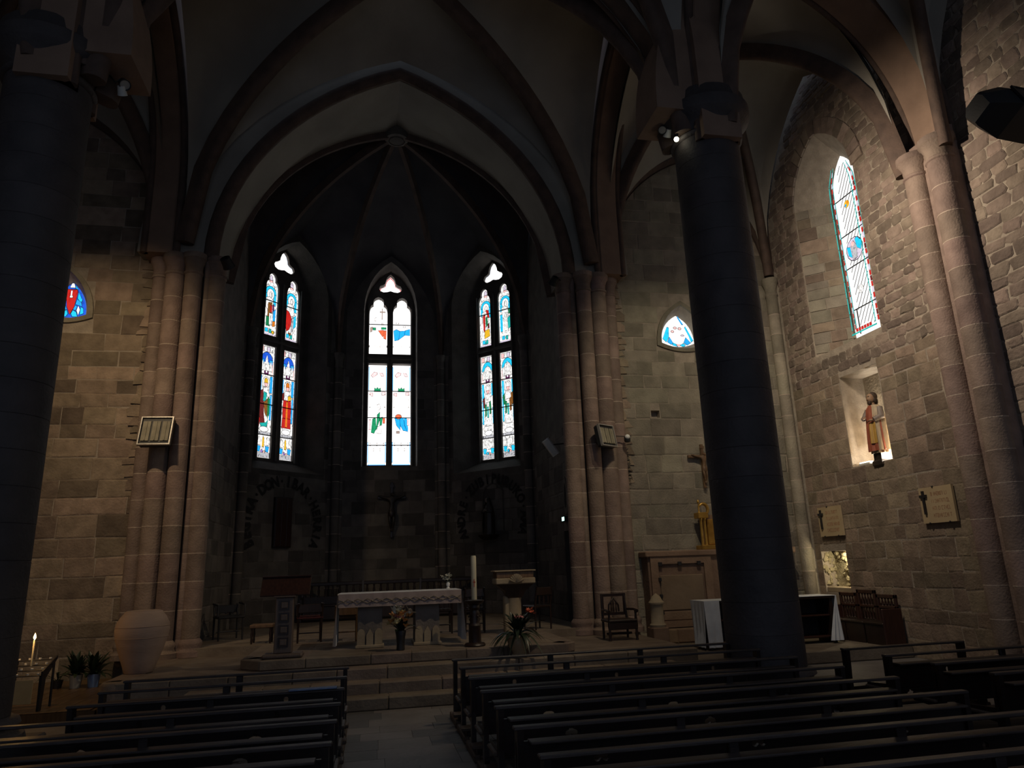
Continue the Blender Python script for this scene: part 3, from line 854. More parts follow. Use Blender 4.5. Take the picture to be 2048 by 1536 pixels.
# ================================================================== STAINED GLASS
def ell(cx, cy, rx, ry, n=10, a0=0, a1=2 * PI):
    full = abs(a1 - a0 - 2 * PI) < 1e-6
    return [(cx + rx * math.cos(a0 + (a1 - a0) * i / (n if full else n - 1)), cy + ry * math.sin(a0 + (a1 - a0) * i / (n if full else n - 1))) for i in range(n)]
def rq(x0, x1, y0, y1): return [(x0, y0), (x1, y0), (x1, y1), (x0, y1)]

def glass_light(win, W, D, uc, hw, v0, v1, outline, items, bars, base, lead_w=.015, name='glass_light'):
    """one glazed opening: a base sheet, its single panes and the lead between them.
    items: (polygon in s (-1..1), t (0 bottom..1 top), glass)"""
    sheet = obj(name, MB().prism([W.P(u, v, D) for u, v in outline], -W.N, .012), base, win, fix=True)
    lead = MB()
    def U(s): return uc + hw * s
    def V(t): return v0 + (v1 - v0) * t
    for i, (poly, g) in enumerate(items):
        pu = [(U(s), V(t)) for s, t in poly]
        cu = sum(p[0] for p in pu) / len(pu); cv = sum(p[1] for p in pu) / len(pu)
        d = D - .003 - .0012 * i
        # lead outline: the same polygon grown by the came width
        big = []
        for u, v in pu:
            l = math.hypot(u - cu, v - cv) or 1; big.append((u + (u - cu) / l * lead_w, v + (v - cv) / l * lead_w))
        lead.add([W.P(u, v, d + .0006) for u, v in big], [tuple(range(len(big)))])
        C0 = W.P(cu, cv, d)
        obj('pane', MB().add([W.P(u, v, d) - C0 for u, v in pu], [tuple(range(len(pu)))]), g, sheet, fix=False).location = C0
    for t in bars:
        q = [W.P(U(-1), V(t) - .012, D - .075), W.P(U(1), V(t) - .012, D - .075), W.P(U(1), V(t) + .012, D - .075), W.P(U(-1), V(t) + .012, D - .075)]
        lead.prism(q, -W.N, .02)
    obj('lead_came', lead, 'lead', sheet)
    return sheet

def fig_lower(kind):
    """standing saint under a canopy, t measured from the top"""
    I = []
    T = lambda poly: [(s, 1 - t) for s, t in poly]
    cols = {'L1': ('blue', 'sky', 'sky', 'maroon', 'teal', 'gold', 'paint'), 'L2': ('blue', 'sky', 'sky', 'red', 'maroon', 'orange', 'paint'),
            'R1': ('cyan', 'cyan', 'cyan', 'green', 'maroon', 'white', 'paint'), 'R2': ('cyan', 'cyan', 'cyan', 'paint', 'brown', 'white', 'green')}[kind]
    dome, dome2, bg, robe, cloak, hair, under = cols
    A = lambda p, g: I.append((T(p), 'glass_' + g))
    for k in range(4): A(rq(-.92 + k * .46, -.52 + k * .46, .008, .05), ('pink', 'paint', 'lilac', 'paint')[k])
    A([(.0 + .86 * math.cos(a), .145 - .088 * math.sin(a)) for a in [PI * i / 10 for i in range(11)]], dome)
    if kind[0] == 'L':
        A(rq(-.84, -.40, .125, .165), dome2); A(rq(.40, .84, .125, .165), dome2)
    else:
        A([(.0 + .52 * math.cos(a), .15 - .05 * math.sin(a)) for a in [PI * i / 8 for i in range(9)]], 'paint')
    for c, h in ((-.6, .135), (0, .085), (.6, .135)): A([(c - .2, .225), (c + .2, .225), (c + .17, h + .04), (c, h), (c - .17, h + .04)], 'paint')
    A(rq(-.92, -.84, .17, .26), 'pink'); A(rq(.84, .93, .14, .26), 'pink')
    A(rq(-.28, .28, .228, .262), 'purple'); A(rq(-.1, .1, .226, .245), 'white')
    A(rq(-.94, -.62, .275, .43), bg); A(rq(.58, .94, .275, .42), bg)
    A(rq(-.94, -.72, .44, .66) if kind[0] == 'R' else rq(-.94, -.78, .44, .5), bg); A(rq(.70, .94, .44, .66), bg)
    A(ell(0, .335, .48, .052), 'white' if kind != 'L2' else 'paint')
    A(ell(.02, .338, .24, .034), 'pink'); A([(-.24, .335), (.26, .335), (.2, .305), (0, .293), (-.2, .305)], hair)
    A([(-.3, .375), (.3, .375), (.55, .45), (.1, .50), (-.5, .46)], 'paint')
    if kind == 'L1':
        A([(-.8, .42), (-.35, .40), (-.2, .50), (-.1, .62), (.1, .69), (-.55, .70), (-.86, .6)], 'maroon')
        A([(-.25, .42), (.2, .43), (.1, .5), (-.3, .5)], 'teal'); A([(-.2, .52), (.4, .47), (.55, .56), (.3, .64), (0, .60)], 'brown')
        A([(.35, .46), (.66, .48), (.68, .6), (.4, .66)], 'green'); A([(-.6, .70), (.2, .69), (.5, .66), (.4, .72), (-.3, .74)], 'teal'); A([(-.9, .62), (-.62, .66), (-.72, .73), (-.92, .70)], 'red')
    elif kind == 'L2':
        A([(-.55, .46), (.55, .46), (.62, .55), (.60, .62), (-.58, .62), (-.6, .55)], 'red'); A([(-.6, .625), (.60, .625), (.66, .71), (-.66, .71)], 'red')
        A([(-.12, .47), (.12, .47), (.14, .7), (-.14, .7)], 'orange'); A([(-.86, .41), (-.5, .39), (-.5, .46), (-.86, .46)], 'maroon'); A([(.1, .42), (.5, .41), (.55, .45), (.1, .46)], 'gold')
        A([(-.93, .52), (-.68, .52), (-.72, .70), (-.93, .70)], 'paint')
    else:
        A([(-.45, .46), (.5, .45), (.55, .68), (-.5, .68)], 'paint')
        A([(-.5, .47), (-.2, .48), (-.25, .58), (-.5, .59)], 'green'); A([(.2, .46), (.5, .44), (.5, .56), (.25, .57)], robe if robe != 'paint' else 'brown')
        A([(-.8, .42), (-.5, .40), (-.5, .5), (-.75, .5)], cloak if kind == 'R1' else 'green'); A([(.45, .41), (.85, .39), (.85, .5), (.55, .52)], 'paint' if kind == 'R1' else 'brown')
        A([(-.15, .50), (.12, .50), (.1, .6), (-.12, .6)], 'teal')
    A(ell(0, .748, .62, .022), 'white'); A(rq(-.9, .9, .772, .795), 'grey')
    A([(-.14, .9), (.14, .9), (.1, .83), (0, .812), (-.1, .83)], 'gold' if kind[0] == 'L' else 'paint')
    for c in (-.6, .6): A([(c - .18, .885), (c + .18, .885), (c + .1, .83), (c, .815), (c - .1, .83)], 'paint'); A([(c - .28, .895), (c + .24, .90), (c + .12, .945), (c - .22, .94)], 'sky' if kind[0] == 'L' else 'cyan')
    A(ell(-.18, .94, .12, .012), 'violet' if kind[0] == 'L' else 'cyan'); A(ell(.16, .948, .12, .012), 'pink')
    A([(-.9, .955), (.9, .95), (.9, .992), (-.9, .992)], 'grey')
    return I

def fig_upper(kind):
    I = []; T = lambda poly: [(s, 1 - t) for s, t in poly]
    A = lambda p, g: I.append((T(p), 'glass_' + g))
    A([(-.2, .10), (.2, .10), (.18, .05), (0, .02), (-.18, .05)], 'lilac'); A(rq(-.22, .22, .11, .135), 'pink')
    for c in (-.68, -.4, .4, .68): A(rq(c - .11, c + .11, .17 + abs(c) * .04, .235), 'paint')
    A([(.84 * math.cos(a), .33 - .125 * math.sin(a)) for a in [PI * i / 12 for i in range(13)]] , 'cyan')
    A(rq(-.84, -.48, .33, .46), 'cyan'); A(rq(.5, .84, .33, .5), 'cyan')
    A(ell(0, .335, .52, .088), 'white'); A(ell(.05, .34, .2, .045), 'paint')
    A([(-.6, .40), (-.1, .38), (.4, .42), (.5, .55), (-.2, .6), (-.62, .55)], 'paint')
    if kind == 'L1':
        A([(-.3, .48), (.3, .46), (.35, .78), (-.35, .8)], 'brown'); A([(0, .5), (.3, .52), (.3, .62), (.05, .62)], 'red'); A([(.35, .5), (.6, .48), (.6, .62), (.4, .62)], 'purple')
        A([(.5, .6), (.84, .55), (.82, .74), (.5, .75)], 'sky'); A([(-.5, .7), (.1, .7), (.05, .84), (-.5, .84)], 'green'); A([(-.1, .64), (.4, .64), (.4, .82), (-.05, .82)], 'paint'); A([(.45, .76), (.8, .75), (.8, .82), (.45, .84)], 'orange')
        A(ell(.55, .93, .16, .022), 'gold')
    elif kind == 'L2':
        A([(-.8, .5), (-.3, .52), (.05, .6), (.15, .68), (-.2, .8), (-.62, .84), (-.8, .7)], 'red'); A(rq(-.9, -.72, .5, .62), 'sky'); A([(.3, .6), (.8, .55), (.8, .72), (.4, .78)], 'cyan')
        A([(.1, .62), (.45, .6), (.4, .8), (.05, .85)], 'grey'); A([(-.3, .86), (.1, .86), (.05, .9), (-.3, .9)], 'brown')
    elif kind == 'R1':
        A([(.0, .36), (.45, .38), (.6, .5), (.3, .5)], 'red'); A([(-.5, .46), (-.1, .45), (-.15, .62), (-.2, .76), (-.42, .7)], 'red'); A([(-.05, .5), (.25, .48), (.3, .62), (0, .66)], 'green')
        A([(-.2, .72), (.5, .7), (.6, .82), (-.3, .85)], 'gold'); A([(.3, .62), (.55, .6), (.55, .68), (.3, .68)], 'maroon'); A(rq(-.3, .1, .91, .95), 'teal')
    else:
        A(rq(-.86, -.5, .52, .8), 'cyan'); A([(-.2, .5), (.2, .5), (.15, .8), (-.2, .8)], 'paint'); A([(.5, .45), (.8, .45), (.7, .52), (.5, .52)], 'green'); A([(.3, .6), (.75, .56), (.75, .75), (.4, .78)], 'teal')
    A(rq(-.6, -.2, .885, .94), 'cyan'); A(rq(.0, .3, .89, .945), 'teal')
    A([(-.9, .96), (.9, .96), (.85, .99), (-.85, .99)], 'lilac')
    return I

def fig_center(kind):
    I = []; T = lambda poly: [(s, 1 - t) for s, t in poly]
    A = lambda p, g: I.append((T(p), 'bright_' + g))
    if kind == 'UL':
        A(rq(.36, .46, .16, .34), 'brown'); A(rq(.2, .72, .205, .225), 'brown'); A([(-.4, .33), (-.25, .32), (-.3, .38), (-.42, .37)], 'pale')
        A([(.36, .42), (.56, .42), (.6, .5), (.36, .5)], 'pale'); A([(-.9, .50), (-.6, .49), (-.7, .56), (-.9, .58)], 'brown'); A(rq(-.58, -.3, .50, .54), 'green'); A(rq(.36, .85, .49, .525), 'green')
        A([(0, .55), (.55, .54), (.7, .58), (.5, .66)], 'red'); A([(.6, .55), (.9, .55), (.88, .70), (.6, .68)], 'red'); A(rq(-.95, .95, .81, .845), 'pale')
    elif kind == 'UR':
        A([(-.9, .55), (-.6, .52), (-.2, .55), (-.35, .70), (-.8, .72)], 'blue'); A([(-.2, .55), (.4, .54), (.3, .62), (-.3, .70)], 'blue'); A([(.42, .535), (.92, .51), (.92, .62), (.35, .615)], 'blue')
        A(rq(-.6, -.35, .4, .42), 'pale'); A(rq(.2, .4, .46, .48), 'pale'); A(rq(-.9, .9, .815, .84), 'pale')
    else:
        A([(-.7, .10), (-.4, .07), (-.05, .075), (-.1, .095), (-.5, .12)], 'rose'); A([(.2, .075), (.55, .08), (.7, .11), (.4, .105)], 'rose')
        A([(-.35, .265), (.35, .265), (.28, .225), (.1, .24), (0, .222), (-.12, .24), (-.28, .225)], 'green'); A(rq(-.85, -.5, .28, .31), 'rose'); A(rq(.5, .85, .27, .30), 'rose')
        A(rq(-.9, -.72, .3, .42), 'pale'); A(rq(.72, .9, .3, .42), 'pale')
        if kind == 'LL':
            A([(-.5, .54), (-.15, .53), (-.1, .63), (-.3, .68), (-.62, .67)], 'green'); A([(.0, .50), (.3, .47), (.25, .55), (-.1, .66)], 'green'); A([(.3, .53), (.6, .52), (.5, .62), (.3, .6)], 'green')
            A([(.0, .40), (.25, .39), (.35, .43), (.15, .455)], 'pale'); A([(.05, .62), (.5, .6), (.45, .68), (.0, .68)], 'pale'); A(rq(.62, .85, .53, .58), 'red'); A(rq(-.9, -.65, .55, .64), 'rose')
        else:
            A([(-.7, .535), (-.2, .53), (-.1, .6), (-.1, .65), (-.5, .6)], 'blue'); A([(-.15, .53), (.25, .53), (.35, .6), (.7, .66), (.2, .65), (-.08, .6)], 'blue'); A([(.3, .53), (.6, .535), (.75, .63), (.72, .67), (.4, .6)], 'blue')
            A(ell(-.3, .515, .32, .022), 'red'); A(rq(.65, .88, .54, .6), 'rose'); A(rq(-.5, -.2, .66, .68), 'brown')
        for k in range(5): A(rq(-.75 + k * .36, -.66 + k * .36, .78 + (k % 2) * .05, .80 + (k % 2) * .05), 'pale')
        A(rq(-.98, -.9, .02, .25), 'edge'); A(rq(.9, .98, .02, .25), 'edge'); A(rq(-.98, -.9, .77, .96), 'edge'); A(rq(.9, .98, .77, .96), 'edge'); A(rq(-.9, .9, .982, .996), 'edge')
    return I

def trefoil_head(uc, hw, v0, vt):
    h = [(1, -.50), (.97, -.40), (.86, -.31), (.66, -.255), (.56, -.25), (.60, -.18), (.52, -.09), (.30, -.03)]
    r_ = [(uc + hw * a, vt + b * 1.0) for a, b in h]
    l_ = [(uc - hw * a, vt + b * 1.0) for a, b in h[::-1]]
    up_ = [(uc + hw, v0 + (vt - .5 - v0) * i / 5) for i in range(5)]
    dn_ = [(uc - hw, v0 + (vt - .5 - v0) * (4 - i) / 5) for i in range(5)]
    bt = [(uc - hw + 2 * hw * i / 4, v0) for i in range(1, 4)]
    return bt + up_ + r_ + [(uc, vt)] + l_ + dn_

def apse_window(n, lab, W, L, lw, gap, low, upp, white, rim=None, TH=.07):
    win = struct('window_%d' % n, lab, 'window')
    uc = L / 2; D = WD + TH + .03
    zb, zt0, zt1, zh, zq0, zq1 = 4.82, 7.98, 8.28, 10.16, 10.22, 10.98
    lights = [(uc - gap / 2 - lw / 2, lw / 2), (uc + gap / 2 + lw / 2, lw / 2)]
    m = MB()
    for i, (c, hw) in enumerate(lights):
        o0, o1 = (uc - .9, uc) if i == 0 else (uc, uc + .9)
        lo = dense(rq(c - hw, c + hw, zb, zt0), .3)
        plate_hole(m, W, (o0, o1, 4.5, (zt0 + zt1) / 2), lo, WD, TH)
        th = trefoil_head(c, hw, zt1, zh)
        plate_hole(m, W, (o0, o1, (zt0 + zt1) / 2, zq0), th, WD, TH)
    tf = [(uc + x * .36, zq0 + .12 + y_ * .58) for x, y_ in
          ((.0, .06), (.3, .0), (.62, -.02), (.9, .06), (1.0, .2), (.88, .36), (.62, .42), (.46, .5), (.42, .66), (.3, .86), (.12, .98), (0, 1.04),
           (-.12, .98), (-.3, .86), (-.42, .66), (-.46, .5), (-.62, .42), (-.88, .36), (-1.0, .2), (-.9, .06), (-.62, -.02), (-.3, .0))]
    plate_hole(m, W, (uc - .9, uc + .9, zq0, 11.4), tf, WD, TH)
    obj('tracery', m, 'apse_stone', win, fix=True)
    mm = MB()
    for c in (uc - gap / 2 - lw - .05, uc, uc + gap / 2 + lw + .05):      # slim rolls on mullion and jambs
        mm.tube([W.P(c, 4.75, WD - .03), W.P(c, zh - .25, WD - .03)], .035, 8)
    obj('mullion', mm, 'apse_stone', win, 60)
    obj('transom', MB().tube([W.P(uc - gap / 2 - lw - .05, (zt0 + zt1) / 2, WD - .02), W.P(uc + gap / 2 + lw + .05, (zt0 + zt1) / 2, WD - .02)], .05, 8), 'apse_stone', win, 60)
    for i, (c, hw) in enumerate(lights):
        glass_light(win, W, D, c, hw, zb, zt0, rq(c - hw - .02, c + hw + .02, zb - .02, zt0 + .02), low[i], (.2, .47, .735), white)
        glass_light(win, W, D, c, hw, zt1, zh, trefoil_head(c, hw + .02, zt1 - .02, zh + .02), upp[i], (.55,), white)
    glass_light(win, W, D, uc, .36, zq0, zq1, [(uc + (u - uc) * 1.05, zq0 + .35 + (v - zq0 - .35) * 1.05) for u, v in tf], [], (), 'bright_white' if rim else 'glass_white')
    if rim:
        o = [(uc + (u - uc) * 1.0, v) for u, v in tf]; inn = [(uc + (u - uc) * .9, zq0 + .35 + (v - zq0 - .35) * .9) for u, v in tf]
        obj('glass_border', MB().ring([W.P(u, v, D - .006) for u, v in o], [W.P(u, v, D - .006) for u, v in inn], -W.N, .004), 'glass_red', win, fix=True)

apse_window(1, 'tall two-light stained glass window with red robed saint, above the wooden panel', *WS[1], .45, .28, [fig_lower('L1'), fig_lower('L2')], [fig_upper('L1'), fig_upper('L2')], 'glass_paint')
apse_window(2, 'tall two-light stained glass window blazing white, above the altar crucifix', *WS[2], .555, .175, [fig_center('LL'), fig_center('LR')], [fig_center('UL'), fig_center('UR')], 'bright_white', 'red', .24)
apse_window(3, 'tall two-light stained glass window with blue arches and green robes, above the dark statue', *WS[3], .45, .28, [fig_lower('R1'), fig_lower('R2')], [fig_upper('R1'), fig_upper('R2')], 'glass_paint')

# ------------------------------------------------------------------ lancet in the side wall
win = struct('window_4', 'tall narrow lancet of white diagonal quarries with red dashed border in the side wall', 'window')
D = .60; uc, hw, v0, v1 = 11.98, .40, 6.22, 10.26
items = []
H = v1 - v0
def edge(t):       # half width of the light at height t
    v = v0 + H * t
    if v < 9.42: return 1.0
    z = (v - 9.42) / .86; lo, hi = 0.0, 1.0
    for _ in range(20):
        mid = (lo + hi) / 2
        if hp(mid, 1.5) > z: lo = mid
        else: hi = mid
    return lo
n = 30
for sgn in (-1, 1):
    for k in range(n):
        t0, t1 = .035 + .90 * k / n, .035 + .90 * (k + .86) / n
        e0, e1 = edge(t0), edge(t1)
        items.append(([(sgn * e0 * .84, t0), (sgn * e0 * .70, t0), (sgn * e1 * .70, t1), (sgn * e1 * .84, t1)], 'glass_red' if k % 2 == 0 else ('glass_maroon' if k % 6 == 1 else 'glass_lilac')))
    for k in range(10):
        t0, t1 = .03 + .092 * k, .03 + .092 * (k + .96)
        e0, e1 = edge(t0), edge(t1)
        items.append(([(sgn * e0 * .99, t0), (sgn * e0 * .92, t0), (sgn * e1 * .92, t1), (sgn * e1 * .99, t1)], 'glass_teal'))
        items.append(([(sgn * e0 * .66, t0), (sgn * e0 * .60, t0), (sgn * e1 * .60, t1), (sgn * e1 * .66, t1)], 'glass_teal'))
for k in range(6): items.append((rq(-.58 + k * .2, -.42 + k * .2, .012, .028), 'glass_red'))
items.append((rq(-.95, .95, .001, .009), 'glass_teal'))
sh = glass_light(win, WR, D, uc, hw, v0, v1, wb, items, (), 'glass_white', .006)
lead = MB()
for k in range(28):     # steep diagonal cames, rising towards the pillar side
    t0 = -.16 + k * .042
    pts_ = []
    for q in range(9):
        s_ = .58 - 1.16 * q / 8; tt = t0 + .17 * q / 8
        if .03 < tt < .955 and abs(s_) < edge(tt) * .6: pts_.append(WR.P(uc + hw * s_, v0 + H * tt, D - .006))
    if len(pts_) > 1: lead.tube([pts_[0], pts_[-1]], .0075, 4)
for t in (.14, .37, .555, .765):
    lead.tube([WR.P(uc - hw, v0 + H * t, D - .02), WR.P(uc + hw, v0 + H * t, D - .02)], .012, 6)
lead.tube([WR.P(uc + hw * .62, v0 + .02, D - .02), WR.P(uc + hw * .62, v0 + H * .14, D - .02)], .012, 6)
obj('lead_came', lead, 'lead', sh)
med = []
for (t, rad, cols) in ((.455, .62, 'm'), (.715, .2, 'a'), (.23, .22, 'b')):
    med.append((ell(0, t, rad, rad * hw / H, 14), 'glass_lilac' if cols == 'm' else ('glass_gold' if cols == 'a' else 'glass_paint')))
    if cols == 'm':
        med += [([(-.6, t + .02), (-.3, t + .055), (-.12, t + .05), (-.2, t + .0), (-.45, t - .02)], 'glass_cyan'), ([(.25, t - .04), (.5, t - .02), (.55, t + .03), (.3, t + .02)], 'glass_cyan'),
                ([(-.15, t - .05), (.2, t - .055), (.22, t + .02), (0, t + .045), (-.15, t + .02)], 'glass_grey'), (ell(.06, t + .03, .12, .014), 'glass_pink')]
    elif cols == 'a': med += [(ell(-.08, t + .006, .07, .008), 'glass_orange'), (ell(.08, t - .006, .07, .008), 'glass_sky')]
lead2 = MB()
for i, (poly, g) in enumerate(med):
    pu = [(uc + hw * s_, v0 + H * t) for s_, t in poly]; d = D - .03 - .002 * i
    cu = sum(p[0] for p in pu) / len(pu); cv = sum(p[1] for p in pu) / len(pu)
    big = [(cu + (u - cu) * 1.07, cv + (v - cv) * 1.07) for u, v in pu]
    lead2.add([WR.P(u, v, d + .001) for u, v in big], [tuple(range(len(big)))])
    C0 = WR.P(cu, cv, d); obj('pane', MB().add([WR.P(u, v, d) - C0 for u, v in pu], [tuple(range(len(pu)))]), g, sh).location = C0
obj('lead_came', lead2, 'lead', sh)

# ------------------------------------------------------------------ rounded triangular windows
def tri_window(n, lab, W, outline, items, base):
    win = struct('window_%d' % n, lab, 'window')
    us = [p[0] for p in outline]; vs = [p[1] for p in outline]
    glass_light(win, W, .27, (min(us) + max(us)) / 2, (max(us) - min(us)) / 2, min(vs), max(vs), outline, items, (), base, .012)
tri_window(5, 'small rounded triangular window of white and cyan glass over the crucifix', WER, bkR,
           [([(-.92, .25), (-.62, .62), (-.50, .6), (-.55, .3), (-.72, .14)], 'glass_cyan'), ([(-.5, .30), (-.30, .10), (-.45, .07), (-.65, .14)], 'glass_sky'), ([(-.3, .12), (-.05, .06), (-.05, .0), (-.35, .04)], 'glass_cyan'),
            ([(.95, .22), (.55, .66), (.48, .6), (.7, .35), (.8, .15)], 'glass_cyan'), ([(.78, .13), (.5, .3), (.35, .12), (.55, .06)], 'glass_sky'), ([(.1, .04), (.3, .1), (.45, .05), (.3, .0)], 'glass_cyan'), ([(.1, .92), (.3, .72), (.42, .72), (.1, 1.0)], 'glass_sky'),
            ([(-.08, .02), (.08, .02), (.1, .07), (-.1, .07)], 'glass_pink'), (ell(-.12, .60, .09, .03), 'glass_pink'), (ell(.16, .58, .09, .035), 'glass_pink'), (ell(-.3, .48, .08, .03), 'glass_pink'), (ell(.3, .36, .1, .02), 'glass_lilac')], 'glass_white')
tri_window(6, 'small rounded triangular window of red and blue glass beside the dark pillar', WEL, bkL,
           [([(-.32, .80), (.30, .80), (.36, .72), (.22, .30), (0, .08), (-.22, .30), (-.36, .72)], 'glass_red'), ([(-.16, .86), (.16, .86), (.06, .98), (-.06, .98)], 'glass_white'), ([(.2, .84), (.36, .80), (.2, .92)], 'glass_cyan'),
            ([(.42, .72), (.40, .55), (.62, .42), (.70, .5)], 'glass_cyan'), ([(.38, .52), (.30, .38), (.72, .32), (.66, .42)], 'glass_sky'), ([(.5, .33), (.62, .22), (.55, .07), (.42, .2)], 'glass_white'), ([(.66, .30), (.82, .26), (.86, .12), (.66, .08)], 'glass_cyan'),
            ([(.3, .34), (.42, .32), (.36, .2), (.2, .22)], 'glass_sky'), ([(.2, .2), (.42, .14), (.5, .02), (.2, .02), (.1, .1)], 'glass_cyan'), ([(-.3, .34), (-.42, .32), (-.36, .2), (-.2, .22)], 'glass_sky'), ([(-.2, .2), (-.42, .14), (-.5, .02), (-.2, .02), (-.1, .1)], 'glass_cyan'),
            ([(-.42, .72), (-.40, .55), (-.62, .42), (-.70, .5)], 'glass_cyan'), ([(-.5, .33), (-.62, .22), (-.55, .07), (-.42, .2)], 'glass_white'), ([(-.66, .30), (-.82, .26), (-.86, .12), (-.66, .08)], 'glass_cyan'), (rq(-.05, .03, .62, .76), 'glass_white'), (rq(-.08, .08, .56, .61), 'glass_white')], 'glass_blue')
# ================================================================== LAMPS
def spot(name, loc, target, power, angle, blend=.6, col=(1, .82, .58), rad=.06, parent=None):
    ld_ = bpy.data.lights.new(name, 'SPOT'); ld_.energy = power; ld_.spot_size = math.radians(angle); ld_.spot_blend = blend
    ld_.color = col; ld_.shadow_soft_size = rad
    o = bpy.data.objects.new(name, ld_); COL.objects.link(o)
    o.location = loc; o.rotation_euler = (Vector(target) - Vector(loc)).to_track_quat('-Z', 'Y').to_euler()
    return o

def floodlight(lab, loc, target, on=True, size=.11, group=None, glass=None):
    """can spotlight on a short arm: bracket, can, lens"""
    t = thing('spotlight', lab, 'spotlight', loc, 0, group)
    q = (Vector(target) - Vector(loc)).to_track_quat('-Z', 'Y').to_matrix().to_4x4()
    obj('can', MB().lathe([(size * .55, size * 1.5), (size * .8, size * 1.4), (size * .9, .0), (size, -size * .3), (size * .92, -size * .32), (size * .8, -size * .1)], (0, 0, 0), 16, cap=False, m=q), 'dark_paint', t, 50)
    obj('lens', MB().lathe([(0, -size * .12), (size * .82, -size * .12)], (0, 0, 0), 16, cap=False, m=q), glass or ('lamp_edge' if on else 'steel_rim'), t)
    return t

def bracket(t, pts, r=.014):
    obj('bracket', MB().tube(pts, r, 6), 'iron', t, 60)

# lamps on the capital of the right pillar: one lights the side wall, one the chapel end wall
t = floodlight('lit spotlight on the chapel side of the round pillar capital', (5.80, 9.22, 8.10), (9.4, 11.2, 3.6), True, .07)
bracket(t, [(0, 0, .05), (-.12, -.02, .22), (-.16, -.05, .34)])
spot('side_wall_light', (5.86, 9.26, 8.06), (9.4, 10.0, 6.5), 760, 138, 1.0, (1, .84, .67), .05)
t = thing('spotlight', 'small bright lamp glowing under the round pillar capital', 'spotlight', (4.52, 8.80, 8.07))
obj('bulb', MB().ball((0, 0, 0), .038, 14), 'lamp_on', t, 60)
obj('socket', MB().lathe([(.03, .03), (.035, .05), (.03, .11)], (0, 0, 0), 12), 'dark_paint', t, 50)
bracket(t, [(0, 0, .1), (.04, .02, .22), (.1, .04, .32)])
spot('choir_glow', (4.44, 8.9, 8.02), (1.0, 12.6, 1.2), 500, 78, 1.0, (1, .80, .55), .05)
spot('chapel_wall_light', (4.95, 9.62, 8.05), (7.2, 14.2, 4.2), 330, 84, .9, (1, .86, .62), .06)
t = floodlight('unlit white spotlight pair clamped to the round pillar capital', (4.40, 9.0, 8.36), (1.5, 5.0, 3.0), False, .07)
obj('can', MB().lathe([(.05, .1), (.06, .0), (.065, -.02)], (.1, .0, -.08), 14, m=Matrix.Rotation(.8, 4, 'X')), 'white_plastic', t, 50)
bracket(t, [(-.04, 0, .02), (.02, 0, .06), (.12, 0, .02), (.2, 0, .1)])
t = floodlight('unlit white spotlight clamped to the capital of the pillar beside the candle stand', (-3.38, 9.0, 8.30), (0, 5.0, 3.0), False, .075)
obj('can', MB().lathe([(.05, .1), (.06, .0), (.065, -.02)], (-.05, .0, -.12), 14, m=Matrix.Rotation(.8, 4, 'X')), 'white_plastic', t, 50)
bracket(t, [(.0, 0, .04), (-.06, 0, .08), (-.12, 0, .02), (-.2, 0, .12)])
spot('far_aisle_light', (-4.75, 9.65, 8.0), (-5.3, 14.2, 4.0), 430, 92, .9, (1, .74, .44), .06)
spot('choir_pillar_light', (-4.55, 9.66, 8.0), (-3.7, 13.8, 3.8), 140, 46, .9, (1, .74, .50), .05)
spot('choir_pillar_light', (5.30, 9.66, 8.0), (4.6, 13.8, 3.6), 90, 46, .9, (1, .80, .56), .05)
t = floodlight('unlit floodlight beside the capital of the left choir pillar cluster', (-2.82, 13.45, 7.66), (-1.5, 17, 5), False, .12)
bracket(t, [(0, 0, .1), (-.1, .1, .2), (-.2, .3, .2)])
t = floodlight('unlit floodlight beside the capital of the right choir pillar cluster', (3.72, 13.45, 7.60), (2.5, 17, 5), False, .1)
bracket(t, [(0, 0, .1), (.1, .1, .2), (.25, .3, .2)])

# ================================================================== PEWS
def club(c, r_):
    out = []
    for i in range(24):
        a = 2 * PI * i / 24
        rr_ = r_ * (.72 + .30 * math.cos(3 * (a - PI / 2)) + .06 * math.cos(6 * a))
        out.append((c[0] + rr_ * math.cos(a), c[1] + rr_ * math.sin(a) * 1.05))
    return out

